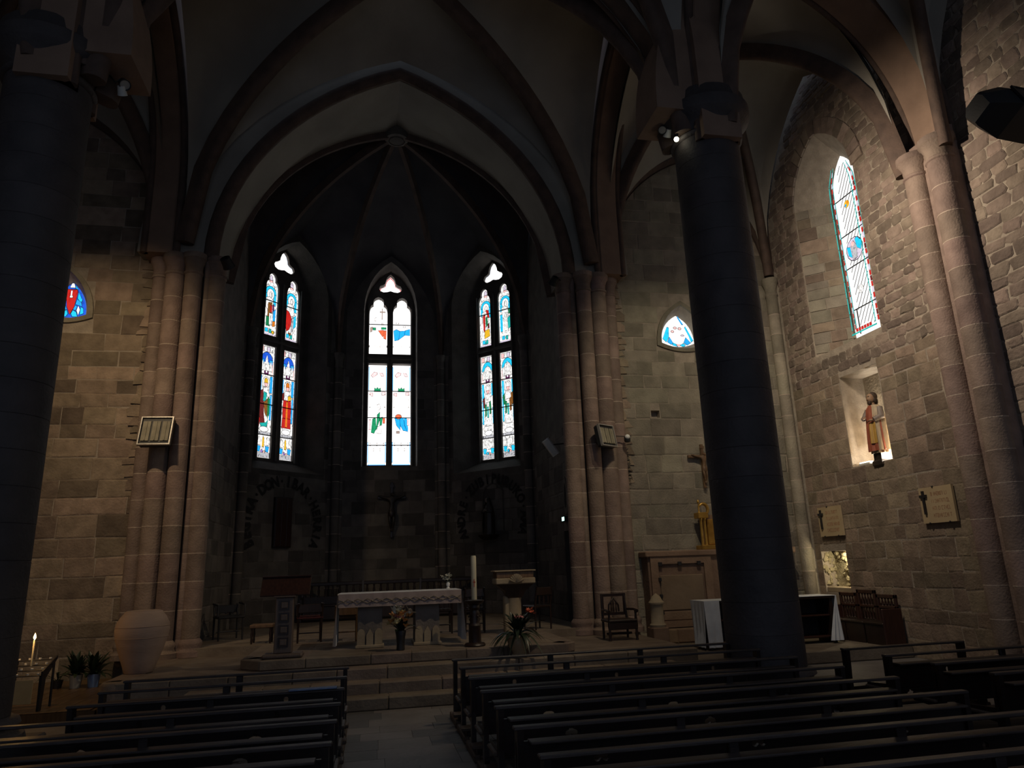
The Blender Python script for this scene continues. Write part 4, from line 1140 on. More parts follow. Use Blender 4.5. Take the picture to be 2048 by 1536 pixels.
def make_pew(L, front=False):
    """local: x along the bench, +y towards the altar, back plane at y = 0"""
    t = thing('pew', '', 'pew')
    obj('top_rail', MB().cbox(-.02, L + .02, -.045, .03, .698, .722, .006), 'pew_rail_lit', t)
    if not front: obj('book_ledge', MB().cbox(.08, L - .08, -.125, .0, .618, .636, .005), 'pew_rail_lit', t)
    np = max(2, int(round(L / 1.25)) + 1)
    for i in range(np):
        x = .03 + (L - .06) * i / (np - 1)
        if 0 < i < np - 1: obj('post', MB().cbox(x - .035, x + .035, -.02, .02, .28 if front else .60, .70, .006), 'pew_wood', t)
    m = MB(); W = Wall((0, -.014, 0), (1, 0, 0), (0, -1, 0)); B0, B1 = (.08, .30) if front else (.375, .622)
    xs = [L * (i + .5) / (np - 1) for i in range(np - 1)]
    cur = 0.0
    for x in xs:
        if x - .16 > cur: slab(m, W, cur, x - .16, B0, B1, .028)
        plate_hole(m, W, (x - .16, x + .16, B0, B1), club((x, (B0 + B1) / 2), .062), 0, .028); cur = x + .16
    slab(m, W, cur, L, B0, B1, .028)
    obj('back_board', m, 'pew_wood', t)
    for x in (0, L):
        s = 1 if x == 0 else -1
        pr = [(-.05, 0), (.04, 0), (.05, .30), (.05 if front else .36, .32), (.05 if front else .37, .36), (.05 if front else .35, .40), (.045, .42), (.04, .70), (-.06, .70), (-.04, .4)]
        obj('end_panel', MB().prism([Vector((x + (0 if s > 0 else -.045), a, b)) for a, b in pr], (1, 0, 0), .045), 'pew_wood', t, fix=True)
        obj('foot', MB().cbox(x - (.01 if s > 0 else .05), x + (.05 if s > 0 else .01), -.28, .37, 0, .07, .01), 'pew_worn', t)
    if not front:
        obj('seat', MB().cbox(-.03, L + .03, .03, .36, .345, .375, .008), 'pew_worn', t)
    obj('kneeler', MB().cbox(-.035, L + .035, -.29, -.14, .12, .155, .008), 'pew_worn', t)
    for x in (.02, L - .07): obj('kneeler_leg', MB().cbox(x, x + .05, -.27, -.16, .06, .125, .006), 'pew_wood', t)
    return t

ORD = ['front', 'second', 'third', 'fourth', 'fifth', 'sixth', 'seventh', 'eighth']
def pew_block(rows, where):
    protos = {}
    for i, (x0, x1, yv) in enumerate(rows):
        L = round(x1 - x0, 3)
        key = (L, i == 0)
        if key in protos: t = copy_tree(protos[key])
        else: t = make_pew(L, i == 0); protos[key] = t
        t.location = (x0, yv, 0)
        t['label'] = '%s wooden pew from the choir %s' % (ORD[i], where)
        t['group'] = 'pews ' + where
pew_block([(1.0, 4.62, v) for v in (9.07, 8.31, 7.52, 6.72, 5.96, 5.20, 4.42, 3.66)], 'between central aisle and chapel pillar')
pew_block([(-2.62, -.25, v) for v in (8.94, 8.18, 7.42)] + [(-2.9, -.25, v) for v in (6.62, 5.9, 5.18, 4.44, 3.7)], 'beside the candle stand pillar')
pew_block([(5.48, 7.1, 7.88)] + [(5.5, 8.5, v) for v in (7.2, 6.5, 5.8, 5.1)], 'under the wall plaques')
tag(obj('booklet', MB().cbox(-.22, .22, -.05, .05, 0, .012, .003), 'booklet_blue'), 'blue and white leaflet lying on a pew rail beside the aisle', 'leaflet').location = (-.52, 7.40, .726)

# ================================================================== CHOIR FURNITURE
# lectern
t = thing('lectern', 'tall wooden lectern with square panelled column and dark slanted desk', 'lectern', (-1.26, 11.52, ZB))
obj('base', MB().cbox(-.29, .29, -.15, .17, 0, .07, .025), 'lectern_wood', t)
b = obj('column', MB().cbox(-.13, .13, -.09, .09, .07, .86, .012), 'lectern_wood', t)
for k in range(4):
    z = .17 + k * .175
    f = MB()
    f.ring([Vector((x, -.099, v)) for x, v in dense(rq(-.075, .075, z - .015, z + .125), .05)], [Vector((x, -.099, v)) for x, v in dense(rq(-.055, .055, z + .005, z + .105), .0367)], (0, 1, 0), .012)
    obj('panel_frame', f, 'dark_wood', b, fix=True)
    obj('panel', MB().cbox(-.048, .048, -.104, -.085, z + .012, z + .098, .01), 'lectern_wood', b)
obj('cornice', MB().cbox(-.16, .16, -.11, .11, .86, .885, .008), 'lectern_wood', t)
for x in (-.045, .045): obj('prong', MB().cbox(x - .012, x + .012, -.03, .03, .88, .96, .004), 'lectern_wood', t)
mt_ = Matrix.Translation((0, .02, 1.02)) @ Matrix.Rotation(math.radians(52), 4, 'X')
d = obj('desk', MB().cbox(-.36, .36, -.17, .17, -.015, .015, .006, mt_), 'red_wood', t)
obj('book_ledge', MB().cbox(-.36, .36, .145, .165, .0, .05, .006, mt_), 'red_wood', d)

# altar
t = thing('altar', 'low stone altar with two pillars carved with pale pointed arches', 'altar', (.49, 12.55, ZB))
obj('table_slab', MB().cbox(-.97, .97, -.38, .42, .74, .84, .012), 'apse_stone', t)
for x in (-.49, .44):
    p = obj('support', MB().cbox(x - .2, x + .2, -.3, .3, .0, .74, .01), 'apse_stone', t)
    obj('support_base', MB().cbox(x - .23, x + .23, -.36, .33, 0, .05, .01), 'pale_stone', p)
    for k, (dx, wd, hh, pt) in enumerate(((-.14, .062, .27, 0), (0, .055, .28, 1), (.14, .062, .27, 0))):
        ol = [(x + dx - wd, .05), (x + dx + wd, .05), (x + dx + wd, .20)]
        ol += [(x + dx + wd * .5, .25), (x + dx, .30), (x + dx - wd * .5, .25)] if pt else [(x + dx + wd * .9, .25), (x + dx + wd * .5, .285), (x + dx, .295), (x + dx - wd * .5, .285), (x + dx - wd * .9, .25)]
        ol += [(x + dx - wd, .20)]
        obj('arch_relief', MB().prism([Vector((u, -.345, v)) for u, v in ol], (0, 1, 0), .05), 'pale_stone', p, fix=True)
c = tag(obj('altar_cloth', MB().cbox(-1.0, 1.0, -.40, .44, .842, .853, .004), 'linen'), 'white altar cloth with embroidered brown front band and long hanging ends', 'tablecloth')
c.location = (.49, 12.55, ZB)
ribs = MB(); n = 40
vs = []; fs = []
for j, z in enumerate((.85, .80, .72, .64)):
    for i in range(n + 1):
        x = -1.0 + 2.0 * i / n
        vs.append((x, -.405 - .006 * j - .004 * math.sin(i * 1.7) * j, z))
for j in range(3):
    for i in range(n):
        p = j * (n + 1) + i; fs.append((p, p + 1, p + n + 2, p + n + 1))
obj('front_band', MB().add(vs, fs), 'altar_cloth', c, 60)
m = MB()
for k in range(13):      # embroidered lozenge trellis
    x = -.92 + k * .1533
    for s in (-1, 1): m.tube([(x - .0766, -.43, .735 + s * .035), (x, -.43, .735), (x + .0766, -.43, .735 - s * .035)], .007, 5)
    m.ball((x, -.432, .735), .016, 8)
obj('embroidery', m, 'lace', c, 60)
for s in (-1, 1):
    vs = []; fs = []; nz, ny = 10, 14
    for j in range(nz + 1):
        z = .853 - .80 * j / nz
        for i in range(ny + 1):
            yv = -.40 + .84 * i / ny
            vs.append((s * (1.0 + .012 + .035 * (j / nz) * (1 + math.sin(i * 1.9 + s))), yv + .02 * j / nz * math.sin(i), z))
    for j in range(nz):
        for i in range(ny):
            p = j * (ny + 1) + i; fs.append((p, p + 1, p + ny + 2, p + ny + 1))
    obj('hanging_end', MB().add(vs, fs), 'linen', c, 60)

# plants and flowers
def leaf_mesh(l, wd, droop, n=7, fold=.25):
    vs = []; fs = []
    for i in range(n + 1):
        t = i / n; x = l * (t - .18 * droop * t * t); z = l * (.55 * t - droop * t * t)
        h = wd * (math.sin(PI * min(1, t * .93 + .07)) ** .8) * .5
        vs += [(x, -h, z + h * fold), (x, 0, z), (x, h, z + h * fold)]
    for i in range(n):
        p = 3 * i; fs += [(p, p + 1, p + 4, p + 3), (p + 1, p + 2, p + 5, p + 4)]
    return MB().add(vs, fs)
def foliage(t, base, specs, seed, name='leaf'):
    """specs: (count, length, width, droop, tilt range, material)"""
    rr = random.Random(seed)
    for cnt, l, wd, dr, tilt, mt in specs:
        src = None
        for k in range(cnt):
            if src is None: o = obj(name, leaf_mesh(l, wd, dr), mt, t, 60); src = o
            else: o = inst(src, t)
            o.location = (base[0] + rr.uniform(-.03, .03), base[1] + rr.uniform(-.03, .03), base[2])
            o.rotation_euler = (rr.uniform(-.2, .2), -rr.uniform(*tilt), 2 * PI * (k + rr.uniform(-.3, .3)) / cnt)
            s = rr.uniform(.8, 1.12); o.scale = (s, s, s)
def bloom(t, c, r_, mt, seed, name='flower', petals=6, open_=.6):
    m = MB(); rr = random.Random(seed)
    for k in range(petals):
        a = 2 * PI * k / petals + rr.uniform(-.2, .2)
        d = Vector((math.cos(a), math.sin(a), 0)); s = Vector((-d.y, d.x, 0)); C = Vector((0, 0, 0))
        q = [C, C + d * r_ * .5 + s * r_ * .34 + Vector((0, 0, r_ * open_ * .6)), C + d * r_ + Vector((0, 0, r_ * open_)), C + d * r_ * .5 - s * r_ * .34 + Vector((0, 0, r_ * open_ * .6))]
        m.add(q, [(0, 1, 2, 3)])
    m.ball((0, 0, r_ * .15), r_ * .28, 8)
    o = obj(name, m, mt, t); o.location = c; o.rotation_euler = (rr.uniform(-.8, .5), rr.uniform(-.6, .6), rr.uniform(0, 6)); return o

t = thing('flower_arrangement', 'bouquet of orange and white lilies in a dark vase before the altar', 'flowers', (.47, 11.62, ZB))
obj('vase', MB().lathe([(.05, 0), (.065, .01), (.06, .1), (.07, .2), (.085, .28), (.08, .29)], (0, 0, 0), 18, cap=True), 'iron', t, 50)
foliage(t, (0, 0, .26), [(10, .30, .07, .55, (.0, .7), 'leaf'), (8, .24, .06, .3, (.5, 1.0), 'leaf')], 2)
m = MB(); rr = random.Random(6); heads = []
for k in range(26):
    a, q = rr.uniform(0, 2 * PI), rr.uniform(.03, .2)
    p = Vector((q * math.cos(a), q * math.sin(a) * .8 - .03, .40 + rr.uniform(-.08, .20) * (1 - q * 2.2))); heads.append(p)
    m.tube([(0, 0, .26), p * .6 + Vector((0, 0, .12)), p], .004, 5)
obj('stem', m, 'leaf', t)
for k, p in enumerate(heads):
    g = 'petal_orange' if k % 3 == 0 else ('petal_pale' if k % 3 == 1 else ('petal_pink' if k % 2 else 'petal_orange'))
    bloom(t, p, rr.uniform(.058, .08), g, k)
for k, p in enumerate(((-.10, -.05, .56), (-.02, -.02, .60), (.13, -.04, .55), (.05, 0, .50))): bloom(t, p, .11, 'petal_white', 40 + k, 'lily')

t = thing('flower_vase', 'small white vase of white flowers standing on the altar', 'flowers', (1.33, 12.72, ZB + .853))
obj('vase', MB().lathe([(.035, 0), (.04, .006), (.018, .03), (.03, .06), (.035, .085), (.02, .11), (.028, .12)], (0, 0, 0), 16), 'white_paint', t, 50)
foliage(t, (0, 0, .11), [(7, .12, .035, .4, (.2, 1.0), 'leaf')], 5)
rr = random.Random(9)
for k in range(15):
    a = rr.uniform(0, 2 * PI); q = rr.uniform(.02, .115)
    bloom(t, (q * math.cos(a), q * math.sin(a) * .7, .17 + rr.uniform(-.03, .075)), .046, 'petal_white', 60 + k)

# paschal candle
t = thing('paschal_candle', 'thick cream paschal candle on a dark carved stand', 'candle', (1.63, 11.62, ZB))
s = obj('stand', MB().lathe([(.16, 0), (.17, .02), (.15, .05), (.10, .06), (.095, .30), (.10, .31), (.09, .33), (.075, .36), (.09, .40), (.07, .44), (.09, .49), (.07, .54), (.095, .58), (.08, .62), (.15, .66), (.16, .69), (.05, .70)], (0, 0, 0), 20), 'dark_wood', t, 50)
for k in range(4): obj('boss_knob', MB().ball((.1 * math.cos(k * PI / 2 + .4), .1 * math.sin(k * PI / 2 + .4), .45), .018, 8), 'dark_wood', s, 60)
c = obj('candle', MB().lathe([(.042, .70), (.044, .71), (.044, 1.36), (.036, 1.385), (.01, 1.375)], (0, 0, 0), 20), 'wax', t, 50)
m = MB().box(-.006, .006, -.05, -.043, .90, 1.02); m.box(-.022, .022, -.05, -.043, .965, .98)
obj('cross_mark', m, 'petal_red', c); obj('wick', MB().tube([(0, 0, 1.37), (0, 0, 1.40)], .003, 5), 'iron', c)

# ambo with carved shell
t = thing('ambo', 'pale reading stand with carved scallop shell on a stone column', 'lectern', (2.62, 13.35, ZB))
obj('column', MB().lathe([(.16, 0), (.17, .05), (.13, .09), (.13, .60), (.14, .63)], (0, 0, 0), 20), 'pale_stone', t, 50)
obj('column_core', MB().cbox(-.19, -.06, -.06, .14, .0, .66, .02), 'pale_stone', t)
obj('corbel', MB().loft([[Vector((-a, -c_, z)), Vector((a, -c_, z)), Vector((a, c_, z)), Vector((-a, c_, z))] for a, c_, z in ((.13, .12, .63), (.2, .16, .76), (.32, .2, .86), (.35, .22, .88))]), 'dark_wood', t)
d = obj('desk', MB().cbox(-.37, .37, -.24, .2, .88, .985, .015), 'pale_stone', t)
obj('desk_back', MB().cbox(-.35, .35, -.17, .2, .985, 1.10, .01), 'brown_wood', t)
obj('desk_top', MB().cbox(-.39, .39, -.21, .24, 1.10, 1.125, .008), 'pale_stone', t)
sh = MB()
for k in range(9):
    a = math.radians(20 + 140 * k / 8)
    sh.tube([(0, -.255, .905), (.06 * math.cos(a), -.30, .905 + .06 * math.sin(a)), (.13 * math.cos(a), -.28, .905 + .15 * math.sin(a))], [.014, .021, .026], 7)
obj('scallop_shell', sh, 'pale_stone', d, 60)

# big plant in a stone urn
t = thing('potted_clivia', 'dark leafy plant with orange flowers in a stone urn at the choir edge', 'plant', (2.22, 11.08, ZA))
obj('urn', MB().lathe([(.12, 0), (.13, .02), (.09, .05), (.10, .09), (.15, .16), (.17, .24), (.165, .28), (.19, .30), (.18, .33), (.15, .32)], (0, 0, 0), 24), 'pale_stone', t, 50)
foliage(t, (0, 0, .30), [(18, .52, .06, .95, (-.05, .4), 'leaf'), (18, .48, .06, .5, (.35, .9), 'leaf'), (10, .56, .045, 1.2, (-.2, .2), 'leaf_light'), (16, .36, .07, .3, (.6, 1.1), 'leaf')], 12)
m = MB()
for p in ((.2, -.02, .62), (.0, -.04, .58)): m.tube([(0, 0, .3), (p[0] * .6, p[1], .5), p], .009, 6)
obj('flower_stalk', m, 'leaf_light', t)
for k in range(6): bloom(t, (.20 + .055 * math.cos(k), -.02 + .045 * math.sin(k), .62 + .012 * k), .05, 'petal_red', 80 + k)
for k in range(5): bloom(t, (.0 + .05 * math.cos(k * 1.3), -.04 + .04 * math.sin(k * 1.3), .57), .045, 'petal_pink', 90 + k)

# chairs behind the altar
def chair(name, lab, loc, rotz, wood='dark_wood', seat='red_seat', arms=False, back=.92, w_=.44, slats=3, group=None):
    t = thing(name, lab, 'chair', loc, rotz, group)
    h = .45
    obj('seat', MB().cbox(-w_ / 2, w_ / 2, -w_ / 2, w_ / 2, h - .05, h, .018), seat, t)
    for sx in (-1, 1):
        obj('leg', MB().tube([(sx * (w_ / 2 - .03), -w_ / 2 + .03, 0), (sx * (w_ / 2 - .03), -w_ / 2 + .03, h - .05)], [.016, .022], 8), wood, t, 60)
        obj('leg', MB().tube([(sx * (w_ / 2 - .03), w_ / 2 - .02, 0), (sx * (w_ / 2 - .03), w_ / 2 - .02, h), (sx * (w_ / 2 - .03), w_ / 2 + .06, back)], [.016, .022, .018], 8), wood, t, 60)
        if arms: obj('arm', MB().tube([(sx * w_ / 2, -w_ / 2 + .05, h), (sx * w_ / 2, -w_ / 2 + .05, h + .2), (sx * w_ / 2, w_ / 2, h + .22)], .018, 8), wood, t, 60)
    b = obj('backrest', MB().cbox(-w_ / 2 + .02, w_ / 2 - .02, w_ / 2 + .02, w_ / 2 + .05, back - .17, back - .02, .01), wood, t)
    for k in range(slats):
        x = -w_ / 2 + w_ * (k + 1) / (slats + 1)
        obj('slat', MB().cbox(x - .018, x + .018, w_ / 2, w_ / 2 + .03, h + .02, back - .16, .006), wood, b)
    obj('stretcher', MB().tube([(-w_ / 2 + .03, 0, .15), (w_ / 2 - .03, 0, .15)], .012, 6), wood, t, 60)
    return t
chair('armchair', 'dark wooden armchair with glossy red seat behind the lectern', (-1.08, 13.9, ZB), PI + .1, 'dark_wood', 'red_seat', True, .68, .46)
t = thing('side_stool', 'low brown wooden stool with turned legs beside the lectern chair', 'stool', (-1.93, 14.15, ZB))
obj('seat', MB().cbox(-.2, .2, -.18, .18, .27, .33, .012), 'brown_wood', t)
for sx in (-1, 1):
    for sy in (-1, 1): obj('leg', MB().lathe([(.014, 0), (.022, .05), (.016, .1), (.024, .16), (.016, .22), (.02, .27)], (sx * .16, sy * .14, 0), 10), 'dark_wood', t, 50)
chair('prayer_chair', 'black wooden chair standing in the shadow behind the left pillar cluster', (-2.72, 15.25, ZB), .4, 'iron', 'iron', True, .66, .5)
chair('choir_chair', 'dark slatted choir chair behind the right end of the altar', (1.35, 14.2, ZB), PI, 'dark_wood', 'dark_wood', False, .8, .42, 4)
chair('choir_chair', 'dark slatted choir chair between altar end and candle stand', (1.98, 14.1, ZB), PI - .1, 'dark_wood', 'dark_wood', False, .82, .42, 4)
chair('choir_chair', 'brown wooden chair just behind the left altar support', (-.42, 13.7, ZB), PI, 'brown_wood', 'brown_wood', False, .62, .42, 3)
chair('choir_chair', 'dark wooden chair in shadow beside the scallop shell reading stand', (3.2, 14.0, ZB), PI + .4, 'dark_wood', 'dark_wood', False, .8, .42, 3)
# choir stall along the apse
t = thing('choir_stall', 'long dark wooden stall bench with pierced back in front of the crucifix wall', 'bench', (.48, 19.55, ZB))
obj('back_rail', MB().cbox(-2.2, 2.3, .0, .08, .86, .95, .015), 'dark_wood', t)
obj('back_panel', MB().cbox(-2.2, 2.3, .02, .05, .40, .60, .006), 'dark_wood', t)
obj('seat', MB().cbox(-2.2, 2.3, -.42, .02, .36, .41, .012), 'dark_wood', t)
obj('seat_front', MB().cbox(-2.15, 2.25, -.38, -.35, .05, .36, .006), 'dark_wood', t)
src = None
for k in range(26):
    if src is None: src = o = obj('baluster', MB().lathe([(.03, .58), (.02, .64), (.035, .72), (.02, .8), (.03, .87)], (0, 0, 0), 10), 'dark_wood', t, 60)
    else: o = inst(src, t)
    o.location = (-2.15 + k * .176, .035, 0)
for x in (-2.22, -.7, .8, 2.28): obj('stall_end', MB().prism([Vector((x, a, b)) for a, b in ((-.42, 0), (.1, 0), (.1, .97), (.0, .97), (-.05, .6), (-.42, .55))], (1, 0, 0), .05), 'dark_wood', t, fix=True)

# big clay jar
t = thing('clay_jar', 'big pale terracotta storage jar standing on the platform edge', 'jar', (-3.36, 12.0, ZA))
obj('body', MB().lathe([(.185, 0), (.20, .01), (.235, .12), (.30, .30), (.355, .48), (.375, .60), (.36, .70), (.315, .79), (.27, .845), (.255, .87), (.24, .875), (.23, .85), (.26, .8)], (0, 0, 0), 40, cap=False), 'terracotta', t, 60)
obj('lid', MB().lathe([(.0, .872), (.20, .872), (.245, .868), (.245, .88), (.2, .885), (0, .89)], (0, 0, 0), 40, cap=False), 'terracotta', t, 40)
for z, r_ in ((.50, .362), (.66, .372)): obj('coil_mark', MB().lathe([(r_ - .004, z - .006), (r_ + .003, z), (r_ - .004, z + .006)], (0, 0, 0), 40, cap=False), 'terracotta', t, 60)

# potted plants by the wall
for (x, mt, lab, sd) in ((-4.62, 'pot_white', 'leafy houseplant in a whitish pot by the warm lit wall', 31), (-4.36, 'pot_blue', 'leafy houseplant in a light blue pot by the warm lit wall', 32)):
    t = thing('houseplant', lab, 'plant', (x, 13.2, .14))
    obj('pot', MB().lathe([(.07, 0), (.075, .01), (.095, .18), (.10, .2), (.085, .2), (.08, .17)], (0, 0, 0), 20), mt, t, 50)
    foliage(t, (0, 0, .17), [(13, .36, .085, .35, (.2, .95), 'leaf'), (11, .34, .075, .65, (-.1, .4), 'leaf_light' if sd == 31 else 'leaf'), (8, .40, .08, .25, (.6, 1.1), 'leaf')], sd)
t = thing('houseplant', 'low spreading plant with arching brown leaves in a dark pot beside the white pot', 'plant', (-4.92, 13.3, .14))
obj('pot', MB().lathe([(.06, 0), (.08, .12), (.07, .12), (.06, .1)], (0, 0, 0), 16), 'iron', t, 50)
foliage(t, (0, 0, .1), [(9, .42, .035, .7, (.1, .7), 'leaf_light')], 35)

# candle stand
t = thing('candle_stand', 'black iron votive candle stand with sloping tiers beside the round pillar', 'candle stand', (-4.50, 11.3, .14))
for sx, sy in ((-.30, -.18), (.18, -.18), (-.30, .2), (.18, .2)): obj('leg', MB().tube([(sx, sy, 0), (sx * .96, sy, .62 if sy > 0 else .44)], .017, 8), 'iron', t, 60)
obj('side_plate', MB().prism([Vector((.18, a, b)) for a, b in ((-.2, .0), (-.12, .0), (-.08, .40), (.24, .62), (.24, .66), (-.2, .50))], (1, 0, 0), .02), 'iron', t, fix=True)
for k in range(4):
    tr = obj('tier', MB().cbox(-.32, .2, -.2 + k * .11, -.11 + k * .11, .44 + k * .055, .455 + k * .055, .004), 'iron', t)
    for q in range(4): obj('candle_holder', MB().lathe([(.016, .456 + k * .055), (.018, .475 + k * .055), (.012, .476 + k * .055)], (-.26 + q * .13, -.155 + k * .11, 0), 10), 'white_paint', tr, 50)
obj('notice_panel', MB().cbox(-.20, .10, -.205, -.195, .10, .40, .003), 'paper', t)
c = thing('votive_candle', 'single lit slender white candle burning on the iron stand', 'candle', (-4.52, 11.27, .70))
obj('wax_stick', MB().lathe([(.011, 0), (.011, .33), (.006, .335)], (0, 0, 0), 12), 'wax', c, 50)
obj('flame', MB().lathe([(.002, .335), (.014, .355), (.017, .372), (.010, .40), (.001, .425)], (0, 0, 0), 12, cap=False), 'flame', c, 60)
pl_ = bpy.data.lights.new('candle_glow', 'POINT'); pl_.energy = 6.0; pl_.color = (1, .55, .2); pl_.shadow_soft_size = .03
o = bpy.data.objects.new('candle_glow', pl_); COL.objects.link(o); o.location = (-4.56, 11.2, 1.16)
# ================================================================== HEATERS, SPEAKERS, CAMERA
def heater(lab, loc, rotz, tilt, s=.55, group=None, arm=((0, .1, -.05), (0, .28, -.12))):
    """radiant gas heater: housing, pale rim, three burners, bracket; faces -y"""
    t = thing('radiant_heater', lab, 'heater', loc, rotz, group)
    M = Matrix.Rotation(tilt, 4, 'X')
    h = s / 2
    obj('housing', MB().cbox(-h, h, .0, .14, -h, h, .03, M), 'dark_paint', t)
    ol = dense(rq(-h, h, -h, h), .12); il = [(x * .93, z * .93) for x, z in ol]
    obj('rim', MB().ring([M @ Vector((x, -.03, z)) for x, z in ol], [M @ Vector((x, -.03, z)) for x, z in il], M.to_3x3() @ Vector((0, 1, 0)), .06), 'steel_rim', t, fix=True)
    for k in range(3):
        x = (k - 1) * s * .30
        b = obj('burner', MB().prism([M @ Vector(p) for p in ((x - s * .12, .0, -h * .72), (x + s * .12, .0, -h * .72), (x + s * .12, .0, h * .68), (x - s * .12, .0, h * .68))], M.to_3x3() @ Vector((0, -1, 0)), .02), 'burner', t)
        obj('burner_ridge', MB().cbox(x - .012, x + .012, -.032, -.018, -h * .7, h * .66, .004, M), 'burner', b)
    obj('bracket', MB().tube(arm, .03, 8), 'dark_paint', t, 60)
    return t
heater('square radiant heater with three burners on the pillar cluster above the jar', (-3.83, 13.38, 4.36), -.05, -.25, .55)
heater('square radiant heater with three dark burners on the pillar cluster by the chapel', (4.66, 13.36, 4.28), .55, -.2, .46)
# the heater high on the side wall, seen from behind and below
t = thing('radiant_heater', 'large dark radiant heater jutting from the side wall high beside the wall pillar', 'heater', (8.0, 6.9, 7.62))
M = Matrix.Rotation(.10, 4, 'Y') @ Matrix.Rotation(-.45, 4, 'X')
obj('housing', MB().loft([[M @ Vector((x, -.30 * k, -.30 * k)), M @ Vector((x, .22 * k, -.30 * k)), M @ Vector((x, .30 * k, .1 * k)), M @ Vector((x, .16 * k, .30 * k)), M @ Vector((x, -.22 * k, .30 * k)), M @ Vector((x, -.30 * k, .1 * k))] for x, k in ((.0, .55), (.05, .66), (.35, 1.0), (1.2, 1.0), (1.25, .9))]), 'dark_paint', t)
obj('burner', MB().cbox(.4, 1.15, -.33, -.295, -.24, .08, .01, M), 'iron', t)
obj('rim', MB().ring([M @ Vector((x, -.31, z)) for x, z in dense(rq(.34, 1.2, -.29, .11), .12)], [M @ Vector((.77 + (x - .77) * .92, -.31, -.09 + (z + .09) * .86)) for x, z in dense(rq(.34, 1.2, -.29, .11), .12)], M.to_3x3() @ Vector((0, -1, 0)), .03), 'dark_paint', t, fix=True)
obj('bracket', MB().tube([(1.2, 0, .05), (1.36, 0, .05)], .035, 8), 'dark_paint', t, 60)

t = thing('wall_speaker', 'small black diamond-set speaker on the rubble wall beside the wall pillar', 'speaker', (9.26, 9.66, 8.72))
M = Matrix.Rotation(math.radians(45), 4, 'X')
obj('cabinet', MB().cbox(-.05, .1, -.11, .11, -.11, .11, .012, M), 'dark_paint', t)
obj('grille', MB().cbox(-.06, -.05, -.09, .09, -.09, .09, .004, M), 'iron', t)
obj('bracket', MB().tube([(.05, -.02, -.05), (.12, -.05, -.2)], .012, 6), 'iron', t)
t = thing('wall_speaker', 'white wedge-shaped speaker on the choir wall above the doorway', 'speaker', (3.92, 15.1, 4.34))
M = Matrix.Rotation(-.62, 4, 'Y') @ Matrix.Rotation(-.35, 4, 'Z') @ Matrix.Scale(.62, 4, (0, 0, 1))
obj('cabinet', MB().loft([[M @ Vector((a, b, z)) for a, b in ((-.07, -.06), (.06, -.06), (.09, .05), (-.1, .05))] for z in (-.34, -.33, .33, .34)]), 'white_paint', t)
obj('grille', MB().cbox(-.06, .05, -.07, -.06, -.31, .31, .004, M), 'white_plastic', t)
obj('bracket', MB().tube([(0, 0, .05), (.3, 0, .08)], .016, 6), 'iron', t)
t = thing('dome_camera', 'small white ball camera on an arm beside the chapel heater', 'camera', (5.22, 13.72, 4.30))
obj('housing', MB().lathe([(.05, -.09), (.065, -.07), (.065, .02), (.04, .05)], (0, 0, 0), 16), 'dark_paint', t, 50)
obj('ball', MB().ball((-.005, -.03, .015), .055, 16), 'white_paint', t, 60)
obj('arm', MB().tube([(-.05, 0, .03), (-.22, .06, .05), (-.24, .2, .05)], .010, 6), 'iron', t)
m = MB(); rr = random.Random(2); pts_ = []
for k in range(60):
    q = k / 59; pts_.append((.05 * math.sin(k * 1.1) * (.5 + q), -.02 - .012 * math.cos(k * 1.3), .34 - .66 * q + .03 * math.sin(k * .9)))
m.tube(pts_, .008, 5)
tag(obj('cable_coil', m, 'iron', None, 60), 'dark tangled cable hanging beside the chapel pillar cluster', 'cable').location = (5.33, 14.10, 3.78)

# doorway, exit sign, vesica moulding
W4 = WS[4][0]
dr = sobj('door_1', MB().box(4.38, 4.44, 14.70, 15.43, ZB - .1, 2.5), 'dark_wood', 'dark wooden door in the choir wall beside the right pillar cluster', 'door')
for k in range(4): o = obj('plank', MB().cbox(-.02, .0, .0, .176, ZB, 2.48, .006), 'dark_wood', dr); o.location = (4.38, 14.715 + k * .178, 0)
obj('door_handle', MB().tube([(4.35, 14.8, 1.6), (4.33, 14.8, 1.62), (4.33, 14.8, 1.72), (4.35, 14.8, 1.74)], .01, 6), 'iron', dr)
t = thing('exit_sign', 'tiny glowing exit sign over the choir doorway', 'sign', (4.16, 15.18, 2.75))
obj('housing', MB().cbox(-.02, .07, -.13, .13, -.06, .06, .008), 'dark_paint', t)
obj('panel', MB().cbox(-.026, -.02, -.10, -.015, -.04, .045, .003), 'exit_glow', t); obj('panel', MB().cbox(-.026, -.02, .01, .08, -.04, .045, .003), 'exit_glow', t)
ves = [(math.sin(a) * .5 * abs(math.sin(a / 2)) ** .3, math.cos(a)) for a in [2 * PI * i / 24 for i in range(24)]]
m = MB().ring([W4.P(18.3 - 15.13 + x * .34, 3.26 + z * .42, -.03) for x, z in ves], [W4.P(18.3 - 15.13 + x * .2, 3.26 + z * .28, -.03) for x, z in ves], -W4.N, .05)
tag(obj('vesica_moulding', m, 'apse_stone', None, fix=True), 'pointed oval stone moulding above the choir doorway', 'moulding')
obj('shade_panel', MB().prism([W4.P(18.3 - 15.13 + x * .21, 3.26 + z * .29, -.02) for x, z in ves], -W4.N, .03), 'ink', bpy.data.objects['vesica_moulding'])  # flat near-black plate: a hollow's shade put into the colour

